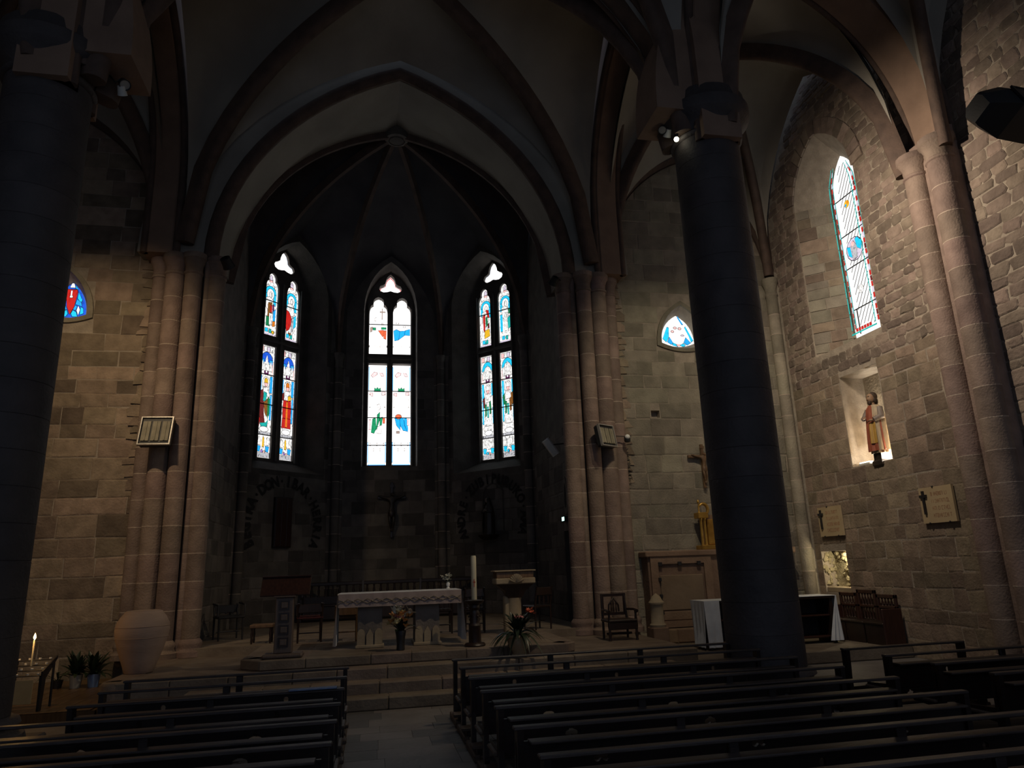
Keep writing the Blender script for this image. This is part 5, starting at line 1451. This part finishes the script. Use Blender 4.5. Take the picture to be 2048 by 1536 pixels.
# ================================================================== FIGURES
def skin_fig(name, verts, edges, radii, mtl, parent, root=0, sub=2):
    me = bpy.data.meshes.new(name); me.from_pydata(verts, edges, [])
    me.materials.append(MAT[mtl])
    o = bpy.data.objects.new(name, me); COL.objects.link(o); o.parent = parent
    o.modifiers.new('skin', 'SKIN')
    for i, r_ in enumerate(radii):
        me.skin_vertices[0].data[i].radius = (r_, r_)
    me.skin_vertices[0].data[root].use_root = True
    s = o.modifiers.new('sub', 'SUBSURF'); s.levels = sub; s.render_levels = sub
    return o

def crucifix(lab, loc, rotz, h, beam, wd, mt_cross, mt_fig, arms, base=False):
    """h: height of the post, beam: half length of the cross beam; figure faces -y"""
    t = thing('crucifix', lab, 'crucifix', loc, rotz)
    b = wd
    c = obj('cross', MB().cbox(-b, b, -.02, .04, -h * .5, h * .5, .006).cbox(-beam, beam, -.021, .039, h * .22 - b, h * .22 + b, .006), mt_cross, t)
    obj('title_plate', MB().cbox(-b * 1.6, b * 1.6, -.03, -.02, h * .40, h * .46, .003), mt_cross, t)
    f = h * .62          # figure height
    zc = h * .22
    V = [(0, -.05 * h, zc - f * .42), (0, -.045 * h, zc - f * .24), (0, -.05 * h, zc - f * .06), (0, -.06 * h, zc + f * .04), (.02 * h, -.085 * h, zc + f * .10),
         (-f * .12, -.045 * h, zc - f * .03), (-f * .12 - arms * .45, -.04 * h, zc + f * .00), (-f * .12 - arms, -.035 * h, zc + f * .06),
         (f * .12, -.045 * h, zc - f * .03), (f * .12 + arms * .45, -.04 * h, zc + f * .00), (f * .12 + arms, -.035 * h, zc + f * .06),
         (-f * .06, -.05 * h, zc - f * .47), (-f * .05, -.085 * h, zc - f * .70), (-f * .012, -.045 * h, zc - f * .93), (-f * .01, -.07 * h, zc - f * 1.0),
         (f * .06, -.05 * h, zc - f * .47), (f * .06, -.085 * h, zc - f * .70), (f * .02, -.05 * h, zc - f * .92), (f * .02, -.075 * h, zc - f * .99)]
    E_ = [(0, 1), (1, 2), (2, 3), (3, 4), (2, 5), (5, 6), (6, 7), (2, 8), (8, 9), (9, 10), (0, 11), (11, 12), (12, 13), (13, 14), (0, 15), (15, 16), (16, 17), (17, 18)]
    R_ = [.075, .07, .085, .035, .065, .045, .034, .026, .045, .034, .026, .06, .045, .03, .022, .06, .045, .03, .022]
    skin_fig('carved_body', V, E_, [q * f for q in R_], mt_fig, t)
    obj('loincloth', MB().lathe([(f * .075, -f * .16), (f * .11, -f * .12), (f * .105, 0), (f * .085, f * .05)], (0, -.055 * h, zc - f * .44), 14, sy=.75), mt_cross if mt_cross != mt_fig else mt_fig, t, 60)
    return t
crucifix('dark crucifix on the apse wall above the altar', (.55, 20.40, 3.45), 0, 1.55, .40, .035, 'dark_wood', 'bronze_dark', .27)
crucifix('brown wooden crucifix on the chapel end wall above the gilded shrine', (7.06, 14.10, 3.75), 0, .95, .34, .03, 'brown_wood', 'brown_wood', .20)

def head(m, c, r_, n=16):
    """head facing -y: brow, nose, chin"""
    rings = []
    for i in range(13):
        a = PI * (i + .001) / 12.0; z = -math.cos(a); q = max(.02, math.sin(a)); ring = []
        for k in range(n):
            b = 2 * PI * k / n; x, y_ = math.cos(b), math.sin(b)
            rr_ = r_ * q; f = max(0, -y_) ** 6
            if -.35 < z < .12: rr_ *= 1 + .22 * f * (1 - abs(z + .18) * 3)
            if .0 < z < .3: rr_ *= 1 - .05 * (max(0, -y_) ** 2) * (abs(x) > .25)
            if z < -.4: rr_ *= 1 + .14 * max(0, -y_)
            ring.append(Vector((c[0] + rr_ * x * .86, c[1] + rr_ * y_, c[2] + r_ * z * 1.18)))
        rings.append(ring)
    return m.loft(rings)

def robe(rings_, n=40, folds=9, amp=.07, seed=0):
    """loft of (z, cx, cy, rx, ry, fold strength)"""
    out = []
    for z, cx, cy, rx, ry, fs_ in rings_:
        ring = []
        for k in range(n):
            a = 2 * PI * k / n; q = 1 + amp * fs_ * math.sin(folds * a + seed + .7 * math.sin(3 * a))
            ring.append(Vector((cx + rx * q * math.cos(a), cy + ry * q * math.sin(a), z)))
        out.append(ring)
    return MB().loft(out)

def hand(m, w_, d, up_, s=1.0):
    """small hand: palm and five fingers from wrist w_ along d"""
    w_ = Vector(w_); d = Vector(d).normalized(); up_ = Vector(up_); sd = d.cross(up_).normalized()
    m.tube([w_, w_ + d * .035 * s, w_ + d * .06 * s], [.014 * s, .022 * s, .018 * s], 8)
    for k, l in enumerate((.035, .042, .038, .03)):
        b = w_ + d * .055 * s + sd * (k - 1.5) * .011 * s
        m.tube([b, b + d * l * .6 * s - up_ * .006 * s, b + d * l * s - up_ * .018 * s], [.006 * s, .0055 * s, .004 * s], 6)
    b = w_ + d * .02 * s + sd * .018 * s
    m.tube([b, b + (d * .6 + sd) * .022 * s, b + (d + sd * .5) * .036 * s], [.007 * s, .006 * s, .004 * s], 6)
    return m

# saint in the lit niche
t = thing('saint_statue', 'painted bearded saint statue in red and cream robes standing in the lit niche', 'statue', (9.47, 11.60, 3.50), math.radians(-88))
obj('pedestal', MB().loft([[Vector((a * sx, a * sy * .9, z)) for sx, sy in ((-1, -1), (1, -1), (1, 1), (-1, 1))] for a, z in ((.10, -.14), (.13, -.10), (.13, -.03), (.10, .0), (.10, .13))]), 'bronze_dark', t)
bm = MB(); head(bm, (.0, -.03, 1.19), .082); bm.tube([(0, .0, 1.02), (0, -.01, 1.12)], [.045, .04], 10)
hand(bm, (-.10, -.175, .80), (.8, -.35, .1), (0, 0, 1), 1.1); hand(bm, (.13, -.17, .74), (-.8, -.3, .0), (0, 0, 1), 1.1)
obj('body', bm, 'skin_paint', t, 60)
obj('tunic', robe([(.12, 0, 0, .17, .13, 1.2), (.30, 0, 0, .165, .13, 1.2), (.55, 0, 0, .165, .125, .9), (.75, 0, 0, .155, .12, .5), (.9, 0, 0, .165, .11, .2), (1.0, 0, 0, .15, .09, .1), (1.055, 0, 0, .06, .055, 0)], 40, 10, .10), 'robe_cream', t, 60)
def half_robe(rings_, a0, a1, n=26, folds=9, amp=.08, seed=0):
    vs = []; fs = []
    for z, cx, cy, rx, ry, f_ in rings_:
        for k in range(n):
            a = a0 + (a1 - a0) * k / (n - 1); q = 1 + amp * f_ * math.sin(folds * a + seed)
            vs.append((cx + rx * q * math.cos(a), cy + ry * q * math.sin(a), z))
    for i in range(len(rings_) - 1):
        for k in range(n - 1):
            p = i * n + k; fs.append((p, p + 1, p + n + 1, p + n))
    return MB().add(vs, fs)
ck = [(.16, 0, .01, .215, .185, 1.4), (.4, 0, .0, .205, .17, 1.2), (.62, 0, 0, .195, .16, .8), (.82, 0, 0, .195, .14, .4), (.98, 0, 0, .175, .115, .2), (1.05, 0, .0, .10, .085, 0)]
obj('cloak', half_robe(ck, -2.35, .45, folds=11), 'robe_red', t, 60)
obj('cloak_fold', half_robe([(z, cx, cy, rx * 1.05, ry * 1.05, f) for z, cx, cy, rx, ry, f in ck], -1.15, 2.2, folds=8, seed=1), 'robe_cream', t, 60)
obj('sash', half_robe([(.30, 0, 0, .225, .19, 1), (.5, 0, 0, .215, .18, 1), (.7, 0, 0, .205, .165, .6)], -1.5, -.9, 10, 12), 'robe_gold', t, 60)
obj('sleeve', MB().tube([(-.15, .0, .98), (-.2, -.05, .84), (-.12, -.165, .80)], [.06, .062, .045], 12), 'robe_grey', t, 60)
obj('sleeve', MB().tube([(.15, .0, .98), (.205, -.04, .80), (.14, -.16, .745)], [.06, .065, .05], 12), 'robe_grey', t, 60)
hm = MB().ball((0, .022, 1.225), .090, 16, .92, .92, 1.05); hm.ball((0, .055, 1.13), .072, 12, 1.0, .6, 1.25); hm.ball((0, -.078, 1.105), .046, 12, .95, .62, 1.15)
for s_ in (-1, 1):
    hm.ball((s_ * .062, .01, 1.15), .035, 10, .6, 1.0, 1.7); hm.ball((s_ * .026, -.104, 1.205), .007, 8); hm.tube([(s_ * .012, -.108, 1.222), (s_ * .028, -.106, 1.227), (s_ * .044, -.094, 1.222)], .0045, 5)
hm.tube([(-.022, -.108, 1.152), (0, -.116, 1.156), (.022, -.108, 1.152)], .007, 6)
obj('hair_and_beard', hm, 'hair_brown', t, 60)
nl = bpy.data.lights.new('niche_light', 'SPOT'); nl.energy = 110; nl.color = (1, .93, .8); nl.shadow_soft_size = .02; nl.spot_size = math.radians(150); nl.spot_blend = .5
o = bpy.data.objects.new('niche_light', nl); COL.objects.link(o); o.location = (9.52, 12.02, 3.58)
o.rotation_euler = (Vector((9.80, 11.75, 3.75)) - Vector((9.52, 12.02, 3.58))).to_track_quat('-Z', 'Y').to_euler()
nl = bpy.data.lights.new('niche_light', 'POINT'); nl.energy = 40; nl.color = (1, .93, .8); nl.shadow_soft_size = .02
o = bpy.data.objects.new('niche_light', nl); COL.objects.link(o); o.location = (9.66, 11.40, 3.58)
t = thing('niche_lamp', 'small lamp on the floor of the statue niche, at the feet of the saint', 'lamp', (9.52, 12.10, 3.46))
obj('body', MB().cbox(-.06, .06, -.16, .16, 0, .05, .01), 'white_plastic', t)
obj('diffuser', MB().cbox(-.05, .05, -.15, .15, .05, .07, .008), 'lamp_edge', t)

# Virgin statue on the painted apse wall
W3, L3 = WS[3]
t = thing('virgin_statue', 'dark robed standing woman statue under the painted arch of the apse', 'statue', W3.P(1.80, 2.62, -.29), math.radians(-45 - 8))
obj('pedestal', MB().loft([[Vector((a * sx, a * sy, z)) for sx, sy in ((-1, -1), (1, -1), (1, 1), (-1, 1))] for a, z in ((.10, -.14), (.19, -.05), (.2, 0))]), 'dark_wood', t)
bm = MB(); head(bm, (.0, -.03, .92), .062); bm.tube([(0, 0, .80), (0, -.01, .87)], [.03, .03], 8); hand(bm, (-.05, -.12, .62), (.6, -.2, .7), (0, -1, 0), .9); hand(bm, (.05, -.12, .62), (-.6, -.2, .7), (0, -1, 0), .9)
obj('body', bm, 'robe_grey', t, 60)
obj('gown', robe([(0, 0, 0, .15, .12, 1.1), (.2, 0, 0, .14, .11, 1), (.45, 0, 0, .135, .105, .6), (.65, 0, 0, .135, .10, .3), (.78, 0, 0, .12, .08, .1), (.83, 0, 0, .04, .04, 0)], 36, 9, .09), 'bronze_dark', t, 60)
obj('mantle', half_robe([(.03, 0, .01, .17, .15, 1.2), (.25, 0, .01, .185, .16, 1), (.5, 0, .01, .18, .15, .6), (.72, 0, .01, .155, .12, .3), (.82, 0, .01, .10, .09, .1), (.93, 0, -.005, .085, .085, 0), (1.0, 0, .0, .05, .055, 0), (1.01, 0, 0, .005, .005, 0)], -1.2 + .0, PI + 1.2, 30, 10, .05), 'bronze_dark', t, 60)
obj('sleeve', MB().tube([(-.12, 0, .74), (-.16, -.05, .60), (-.06, -.12, .62)], [.04, .045, .035], 10), 'bronze_dark', t, 60)
obj('sleeve', MB().tube([(.12, 0, .74), (.16, -.05, .60), (.06, -.12, .62)], [.04, .045, .035], 10), 'bronze_dark', t, 60)
# shadowy arched recess behind her
rc = lancet(1.78, .32, 2.65, 3.70, 4.0, .2)
obj('niche_surround', MB().ring([W3.P(u, v, -.03) for u, v in [(1.78 + (a - 1.78) * 1.12, b + .04 * (b > 3)) for a, b in rc]], [W3.P(u, v, -.03) for u, v in rc], -W3.N, .05), 'apse_stone', FRONT[3], fix=True)

# tall dark panel on the other painted wall
W1, L1 = WS[1]
t = thing('wooden_panel', 'tall narrow dark wooden panel hung on the wall under the painted arch', 'panel', W1.P(1.36, 3.08, -.06), math.radians(45))
obj('board', MB().cbox(-.27, .27, -.05, .05, -.64, .64, .01), 'dark_wood', t)
for k in range(3): obj('plank', MB().cbox(-.25 + k * .17, -.09 + k * .17, -.065, -.05, -.61, .61, .008), 'red_wood', t)
obj('cord', MB().tube([(0, -.02, .64), (0, .0, 1.0)], .006, 5), 'iron', t)

# painted inscriptions
_glyph = {}
def glyph(ch):
    if ch in _glyph: return _glyph[ch]
    cu = bpy.data.curves.new('glyph', 'FONT'); cu.body = ch; cu.size = 1.0; cu.offset = .045; cu.align_x = 'CENTER'; cu.resolution_u = 2
    o = bpy.data.objects.new('glyph', cu); COL.objects.link(o)
    dg = bpy.context.evaluated_depsgraph_get(); me = o.evaluated_get(dg).to_mesh()
    r_ = ([tuple(v.co) for v in me.vertices], [tuple(p.vertices) for p in me.polygons])
    bpy.data.objects.remove(o); bpy.data.curves.remove(cu)
    _glyph[ch] = r_; return r_
def inscription(parent, W, text, uc, vc, rad, h, a0, a1):
    n = len(text)
    for i, ch in enumerate(text):
        a = a0 + (a1 - a0) * i / (n - 1)
        ca, sa = math.cos(a), math.sin(a); m = MB()
        vs, fs = glyph(ch)
        rx, ry = sa, -ca          # reading direction
        q = []
        for x, y_, z in vs:
            x *= h * 1.12; y_ = (y_ - .0) * h * 1.35
            u = uc + ca * (rad + y_) + rx * x; v = vc + sa * (rad + y_) + ry * x
            q.append(W.P(u, v, -.034))
        m.add(q, fs)
        obj('painted_letter', m, 'ink', parent)
inscription(FRONT[1], W1, 'BEGIRA\u00b7DON\u00b7IBAR\u00b7HERRIA', 1.42, 3.02, 1.0, .28, math.radians(206), math.radians(-26))
inscription(FRONT[3], W3, 'ANDRE\u00b7ZUBIPURUKO\u00b7AMA', 1.74, 3.08, .95, .27, math.radians(204), math.radians(-22))

# ================================================================== PLAQUES ON THE SIDE WALL
def plaque(lab, yc, zc, w_, h_, roll, seed, rows):
    t = thing('plaque', lab, 'plaque', (9.33, yc, zc))
    W = Wall((0, 0, 0), (0, -1, 0), (-1, 0, 0)); R2 = lambda u, v: (u * math.cos(roll) - v * math.sin(roll), u * math.sin(roll) + v * math.cos(roll))
    PP = lambda u, v, d: W.P(*R2(u, v), d)
    m = MB(); bx = [(-w_ / 2, -h_ / 2), (w_ / 2, -h_ / 2), (w_ / 2, h_ / 2), (-w_ / 2, h_ / 2)]
    m.prism([PP(u, v, .0) for u, v in bx], (1, 0, 0), .045)
    obj('board', m, 'plaque_board', t, fix=True)
    x0, z0 = -w_ * .36, h_ * .08
    m = MB()
    m.prism([PP(u, v, -.03) for u, v in rq(x0 - .02, x0 + .02, z0 - h_ * .33, z0 + h_ * .33)], (1, 0, 0), .03)
    m.prism([PP(u, v, -.031) for u, v in rq(x0 - .075, x0 + .075, z0 + h_ * .14, z0 + h_ * .22)], (1, 0, 0), .03)
    obj('cross', m, 'iron', t, fix=True)
    rr = random.Random(seed); m = MB()
    u0, u1 = -w_ * .14, w_ * .40
    for k in range(rows):          # carved lines of lettering, too worn to read
        v = h_ * .30 - k * h_ * .60 / max(1, rows - 1); lh = h_ * .6 / rows * .34
        u = u0
        while u < u1 - .015:
            wd = rr.uniform(.012, .03); q = rr.choice('IILHTEO')
            seg = {'I': [(0, -1, 0, 1)], 'L': [(0, -1, 0, 1), (0, -1, 1, -1)], 'H': [(0, -1, 0, 1), (1, -1, 1, 1), (0, 0, 1, 0)], 'T': [(.5, -1, .5, 1), (0, 1, 1, 1)],
                   'E': [(0, -1, 0, 1), (0, 1, 1, 1), (0, -1, 1, -1)], 'O': [(0, -1, 0, 1), (1, -1, 1, 1), (0, 1, 1, 1), (0, -1, 1, -1)]}[q]
            for a, b, c, d in seg:
                m.tube([PP(u + a * wd, v + b * lh, -.001), PP(u + c * wd, v + d * lh, -.001)], .0028, 4)
            u += wd + .014
    obj('lettering', m, 'plaque_letter', t)['kind'] = 'stuff'
    m = MB()
    for u, v in ((-w_ * .05, h_ * .5), (-w_ * .3, -h_ * .5), (w_ * .3, -h_ * .5)): m.ball(PP(u, v, -.0), .018, 8)
    obj('clamp', m, 'iron', t)
plaque('larger pale inscribed plaque with iron cross on the side wall, nearer the wall pillar', 10.32, 2.55, .72, .60, .0, 1, 4)
plaque('smaller pale inscribed plaque with iron cross beside the small lit niche', 13.24, 2.46, .74, .60, .0, 2, 4)

# small lit niche with rocky grotto
t = thing('grotto', 'pale rocky grotto inside the small lit wall niche', 'grotto', (9.62, 13.38, 1.04))
rr = random.Random(17); m = MB()
for k in range(34):
    yv, z = rr.uniform(-.36, .36), rr.uniform(.12, .80); d_ = .10 * (yv < 0) * (1 - (z / .9)) + .02
    m.lathe([(.005, -.05), (rr.uniform(.03, .07), -.02), (rr.uniform(.03, .06), .03), (.004, .07)], (.10 - d_ + rr.uniform(-.03, .03), yv, z), 7, sx=rr.uniform(.7, 1.3), sy=rr.uniform(.7, 1.3))
for k in range(26):
    m.lathe([(.005, -.05), (rr.uniform(.03, .06), -.02), (rr.uniform(.03, .05), .03), (.004, .06)], (rr.uniform(-.19, .1), .40 + rr.uniform(-.03, .0), rr.uniform(.14, .80)), 7, sx=rr.uniform(.7, 1.5), sy=.7)
obj('rock_face', m, 'rock', t)['kind'] = 'stuff'
obj('rock_back', MB().cbox(.06, .16, -.40, .40, 0, .82, .02), 'rock', t)
obj('ledge', MB().cbox(-.2, .1, -.39, .39, 0, .10, .012), 'pale_stone', t)
gl = bpy.data.lights.new('grotto_light', 'POINT'); gl.energy = 14.0; gl.color = (1, .88, .6); gl.shadow_soft_size = .03
o = bpy.data.objects.new('grotto_light', gl); COL.objects.link(o); o.location = (9.5, 13.08, 1.74)
t = thing('niche_lamp', 'tiny lamp tucked under the lintel of the small lit niche', 'lamp', (9.48, 13.05, 1.80))
obj('bulb', MB().ball((0, 0, .0), .022, 10), 'lamp_edge', t, 60); obj('socket', MB().lathe([(.02, .015), (.022, .055)], (0, 0, 0), 10), 'white_plastic', t)

# ================================================================== SIDE CHAPEL
t = thing('stone_altarpiece', 'broad brown stone altarpiece with framed panels behind the white covered table', 'altar', (7.12, 13.86, .20))
obj('body', MB().cbox(-1.62, 1.62, -.02, .33, 0, 1.72, .01), 'retable_stone', t)
obj('cornice', MB().cbox(-1.68, 1.68, -.10, .33, 1.66, 1.78, .02), 'retable_stone', t)
obj('plinth', MB().cbox(-1.68, 1.68, -.12, .0, 0, .28, .015), 'retable_stone', t)
for s in (-1, 1):
    x = s * .92
    f = obj('panel_frame', MB().ring([Vector((x + a, -.07, b)) for a, b in dense(rq(-.66, .66, .30, 1.66), .2)], [Vector((x + a, -.07, b)) for a, b in dense(rq(-.50, .50, .42, 1.52), .1622)], (0, 1, 0), .08), 'retable_stone', t, fix=True)
    obj('panel', MB().cbox(x - .47, x + .47, -.04, -.01, .62, 1.30, .012), 'retable_panel', f)
    obj('lower_panel', MB().cbox(x - .47, x + .47, -.035, -.01, .43, .60, .01), 'retable_stone', f)
    for k in range(3): obj('iron_clamp', MB().cbox(x - .5 + k * .42, x - .42 + k * .42, -.10, -.06, 1.48, 1.56, .006), 'iron', f)
    for k in range(3): obj('iron_clamp', MB().cbox(x - .52, x - .46, -.10, -.06, .55 + k * .32, .62 + k * .32, .006), 'iron', f)
for k in range(7): obj('stone_course', MB().cbox(-1.6 + k * .46, -1.16 + k * .46, -.135, -.11, .02, .26, .01), 'retable_stone', t)
t = thing('gilded_shrine', 'gilded columned shrine with scrolled pediment on top of the chapel altarpiece', 'shrine', (7.12, 13.95, 1.98))
obj('base', MB().cbox(-.42, .42, -.16, .14, 0, .09, .01), 'gilt', t)
obj('back', MB().cbox(-.30, .30, .02, .12, .09, .72, .006), 'retable_stone', t)
for s in (-1, 1):
    for dx in (.36, .28): obj('column', MB().lathe([(.035, .09), (.028, .12), (.026, .60), (.036, .64)], (s * dx, -.08, 0), 14), 'gilt', t, 50)
    obj('entablature', MB().cbox(s * .32 - .11, s * .32 + .11, -.15, .08, .64, .76, .008), 'gilt', t)
    obj('finial', MB().lathe([(.03, .76), (.014, .80), (.02, .86), (.01, .93), (.026, .97), (.026, 1.0), (.004, 1.03)], (s * .38, -.08, 0), 12), 'gilt', t, 50)
    sc_ = [(s * (.28 - .10 * math.cos(a)), -.08, .82 + .12 * math.sin(a)) for a in [PI * i / 10 for i in range(-2, 9)]]
    obj('scroll', MB().tube(sc_, [.03, .032, .034, .036, .036, .036, .034, .032, .03, .026, .02], 8), 'gilt', t, 60)
obj('door', MB().cbox(-.2, .2, -.04, .03, .10, .62, .01), 'gilt', t)
# white covered table
t = thing('chapel_table', 'dark wooden table with shelves partly behind the round pillar', 'table', (7.27, 12.65, .20))
for x in (-1.25, 1.25): obj('side', MB().cbox(x - .03, x + .03, -.24, .26, 0, .80, .006), 'dark_wood', t)
obj('top', MB().cbox(-1.32, 1.32, -.27, .28, .80, .84, .008), 'dark_wood', t)
obj('back', MB().cbox(-1.22, 1.22, .2, .23, .05, .80, .004), 'iron', t)
for z in (.10, .48): obj('shelf', MB().cbox(-1.22, 1.22, -.2, .2, z, z + .03, .006), 'red_wood', t)
c = tag(obj('table_cloth', MB().cbox(-1.34, 1.34, -.28, .29, .842, .852, .004), 'linen'), 'plain white cloth hanging down both ends of the chapel table', 'tablecloth')
c.location = (7.27, 12.65, .20)
for s in (-1, 1):
    vs = []; fs = []; nz, ny = 12, 16
    for j in range(nz + 1):
        q = j / nz
        for i in range(ny + 1):
            e_ = i / ny
            vs.append((s * (1.345 + .03 * q * math.sin(i * 1.5 + s * .4 + q) + .02 * q), -.28 - .0 * q + .57 * e_ * (1 - .10 * q), .852 - .80 * q))
    for j in range(nz):
        for i in range(ny):
            p = j * (ny + 1) + i; fs.append((p, p + 1, p + ny + 2, p + ny + 1))
    obj('hanging_end', MB().add(vs, fs), 'linen', c, 60)
    # the cloth also folds round to the front at both ends
    vs = []; fs = []; nx = 8
    for j in range(nz + 1):
        q = j / nz
        for i in range(nx + 1):
            wdt = (.30 if s < 0 else .22 * q + .02)
            vs.append((s * (1.345 - wdt * i / nx), -.285 - .025 * q * (1 + math.sin(i * 2.1 + q * 1.5)), .852 - .80 * q))
    for j in range(nz):
        for i in range(nx):
            p = j * (nx + 1) + i; fs.append((p, p + 1, p + nx + 2, p + nx + 1))
    obj('front_fold', MB().add(vs, fs), 'linen', c, 60)
t = thing('posy', 'small pink paper flowers on the shelf under the chapel table', 'flowers', (7.62, 12.5, .33))
for k in range(5): bloom(t, (.04 * math.cos(k * 2), -.02, .04 + k * .035), .045, 'petal_pink', 120 + k)
obj('stem', MB().tube([(0, 0, 0), (0, -.01, .18)], .006, 5), 'leaf', t)
# stone post with pointed cap
t = thing('stone_post', 'short pale stone post with pointed cap beside the carved armchair', 'post', (5.17, 12.75, .20 - .2))
obj('foot', MB().cbox(-.15, .15, -.15, .15, 0, .62, .015), 'retable_stone', t)
obj('shaft', MB().lathe([(.14, .62), (.15, .66), (.12, .69), (.115, 1.0), (.125, 1.02)], (0, 0, 0), 20), 'pale_stone', t, 50)
obj('cap', MB().lathe([(.14, 1.02), (.145, 1.05), (.11, 1.09), (.08, 1.15), (.02, 1.2), (.001, 1.21)], (0, 0, 0), 20), 'pale_stone', t, 50)
# carved armchair at the pillar foot
t = thing('carved_armchair', 'ornate dark carved wooden armchair at the foot of the chapel pillar cluster', 'chair', (4.42, 12.75, ZA))
obj('seat', MB().cbox(-.27, .27, -.26, .22, .30, .35, .015), 'dark_wood', t)
for sx in (-1, 1):
    obj('leg', MB().lathe([(.03, 0), (.02, .04), (.034, .1), (.02, .16), (.032, .24), (.028, .33), (.02, .42), (.024, .50)], (sx * .25, -.22, 0), 12), 'dark_wood', t, 50)
    obj('leg', MB().tube([(sx * .23, .2, 0), (sx * .23, .2, .35), (sx * .22, .24, .78)], [.022, .024, .02], 8), 'dark_wood', t, 60)
    obj('arm', MB().tube([(sx * .26, -.27, .49), (sx * .27, -.1, .51), (sx * .24, .2, .50)], [.03, .022, .02], 8), 'dark_wood', t, 60)
b = obj('backrest', MB().ring([Vector((x, .22, z)) for x, z in dense(rq(-.24, .24, .40, .78), .1)], [Vector((x, .22, z)) for x, z in dense(rq(-.19, .19, .45, .73), .0769)], (0, 1, 0), .03), 'dark_wood', t, fix=True)
obj('arch_splat', MB().tube([(-.10, .235, .46), (-.09, .235, .58), (0, .235, .70), (.09, .235, .58), (.10, .235, .46)], .018, 8), 'dark_wood', b, 60)
for x in (-.05, 0, .05): obj('spindle', MB().lathe([(.008, .44), (.015, .5), (.008, .56), (.014, .6), (.006, .66)], (x, .235, 0), 8), 'dark_wood', b, 60)
obj('apron', MB().cbox(-.25, .25, -.25, -.22, .18, .30, .01), 'dark_wood', t)
obj('stretcher', MB().cbox(-.24, .24, -.02, .02, .08, .12, .01), 'dark_wood', t)
# baluster bench against the side wall
t = thing('baluster_bench', 'dark red wooden bench with three baluster backs against the stone side wall', 'bench', (9.10, 12.42, .20), -PI / 2)
src = {}
for k, (c0, hh) in enumerate(((-.52, .86), (.02, .92), (.56, .85))):
    b = obj('back_section', MB().cbox(c0 - .26, c0 + .26, .16, .21, hh - .07, hh, .01).cbox(c0 - .26, c0 + .26, .16, .21, .60, .65, .01).cbox(c0 - .26, c0 - .20, .16, .21, .36, hh, .01).cbox(c0 + .20, c0 + .26, .16, .21, .36, hh, .01), 'red_wood', t)
    for z0, z1 in ((.65, hh - .07), (.40, .60)):
        for q in range(4):
            key = round(z1 - z0, 3)
            if key not in src:
                d_ = z1 - z0; src[key] = o = obj('baluster', MB().lathe([(.022, 0), (.010, d_ * .12), (.022, d_ * .4), (.010, d_ * .8), (.022, d_)], (0, 0, 0), 8), 'red_wood', b, 60)
            else: o = inst(src[key], b)
            o.location = (c0 - .12 + q * .08, .185, z0)
    obj('seat', MB().cbox(c0 - .265, c0 + .265, -.18, .2, .34, .38, .01), 'dark_wood', t)
    obj('front_panel', MB().cbox(c0 - .25, c0 + .25, -.16, -.13, .0, .34, .006), 'dark_wood', t)
obj('bench_end', MB().cbox(.82, .86, -.18, .22, 0, .62, .01), 'red_wood', t); obj('bench_end', MB().cbox(-.82, -.78, -.18, .22, 0, .62, .01), 'red_wood', t)
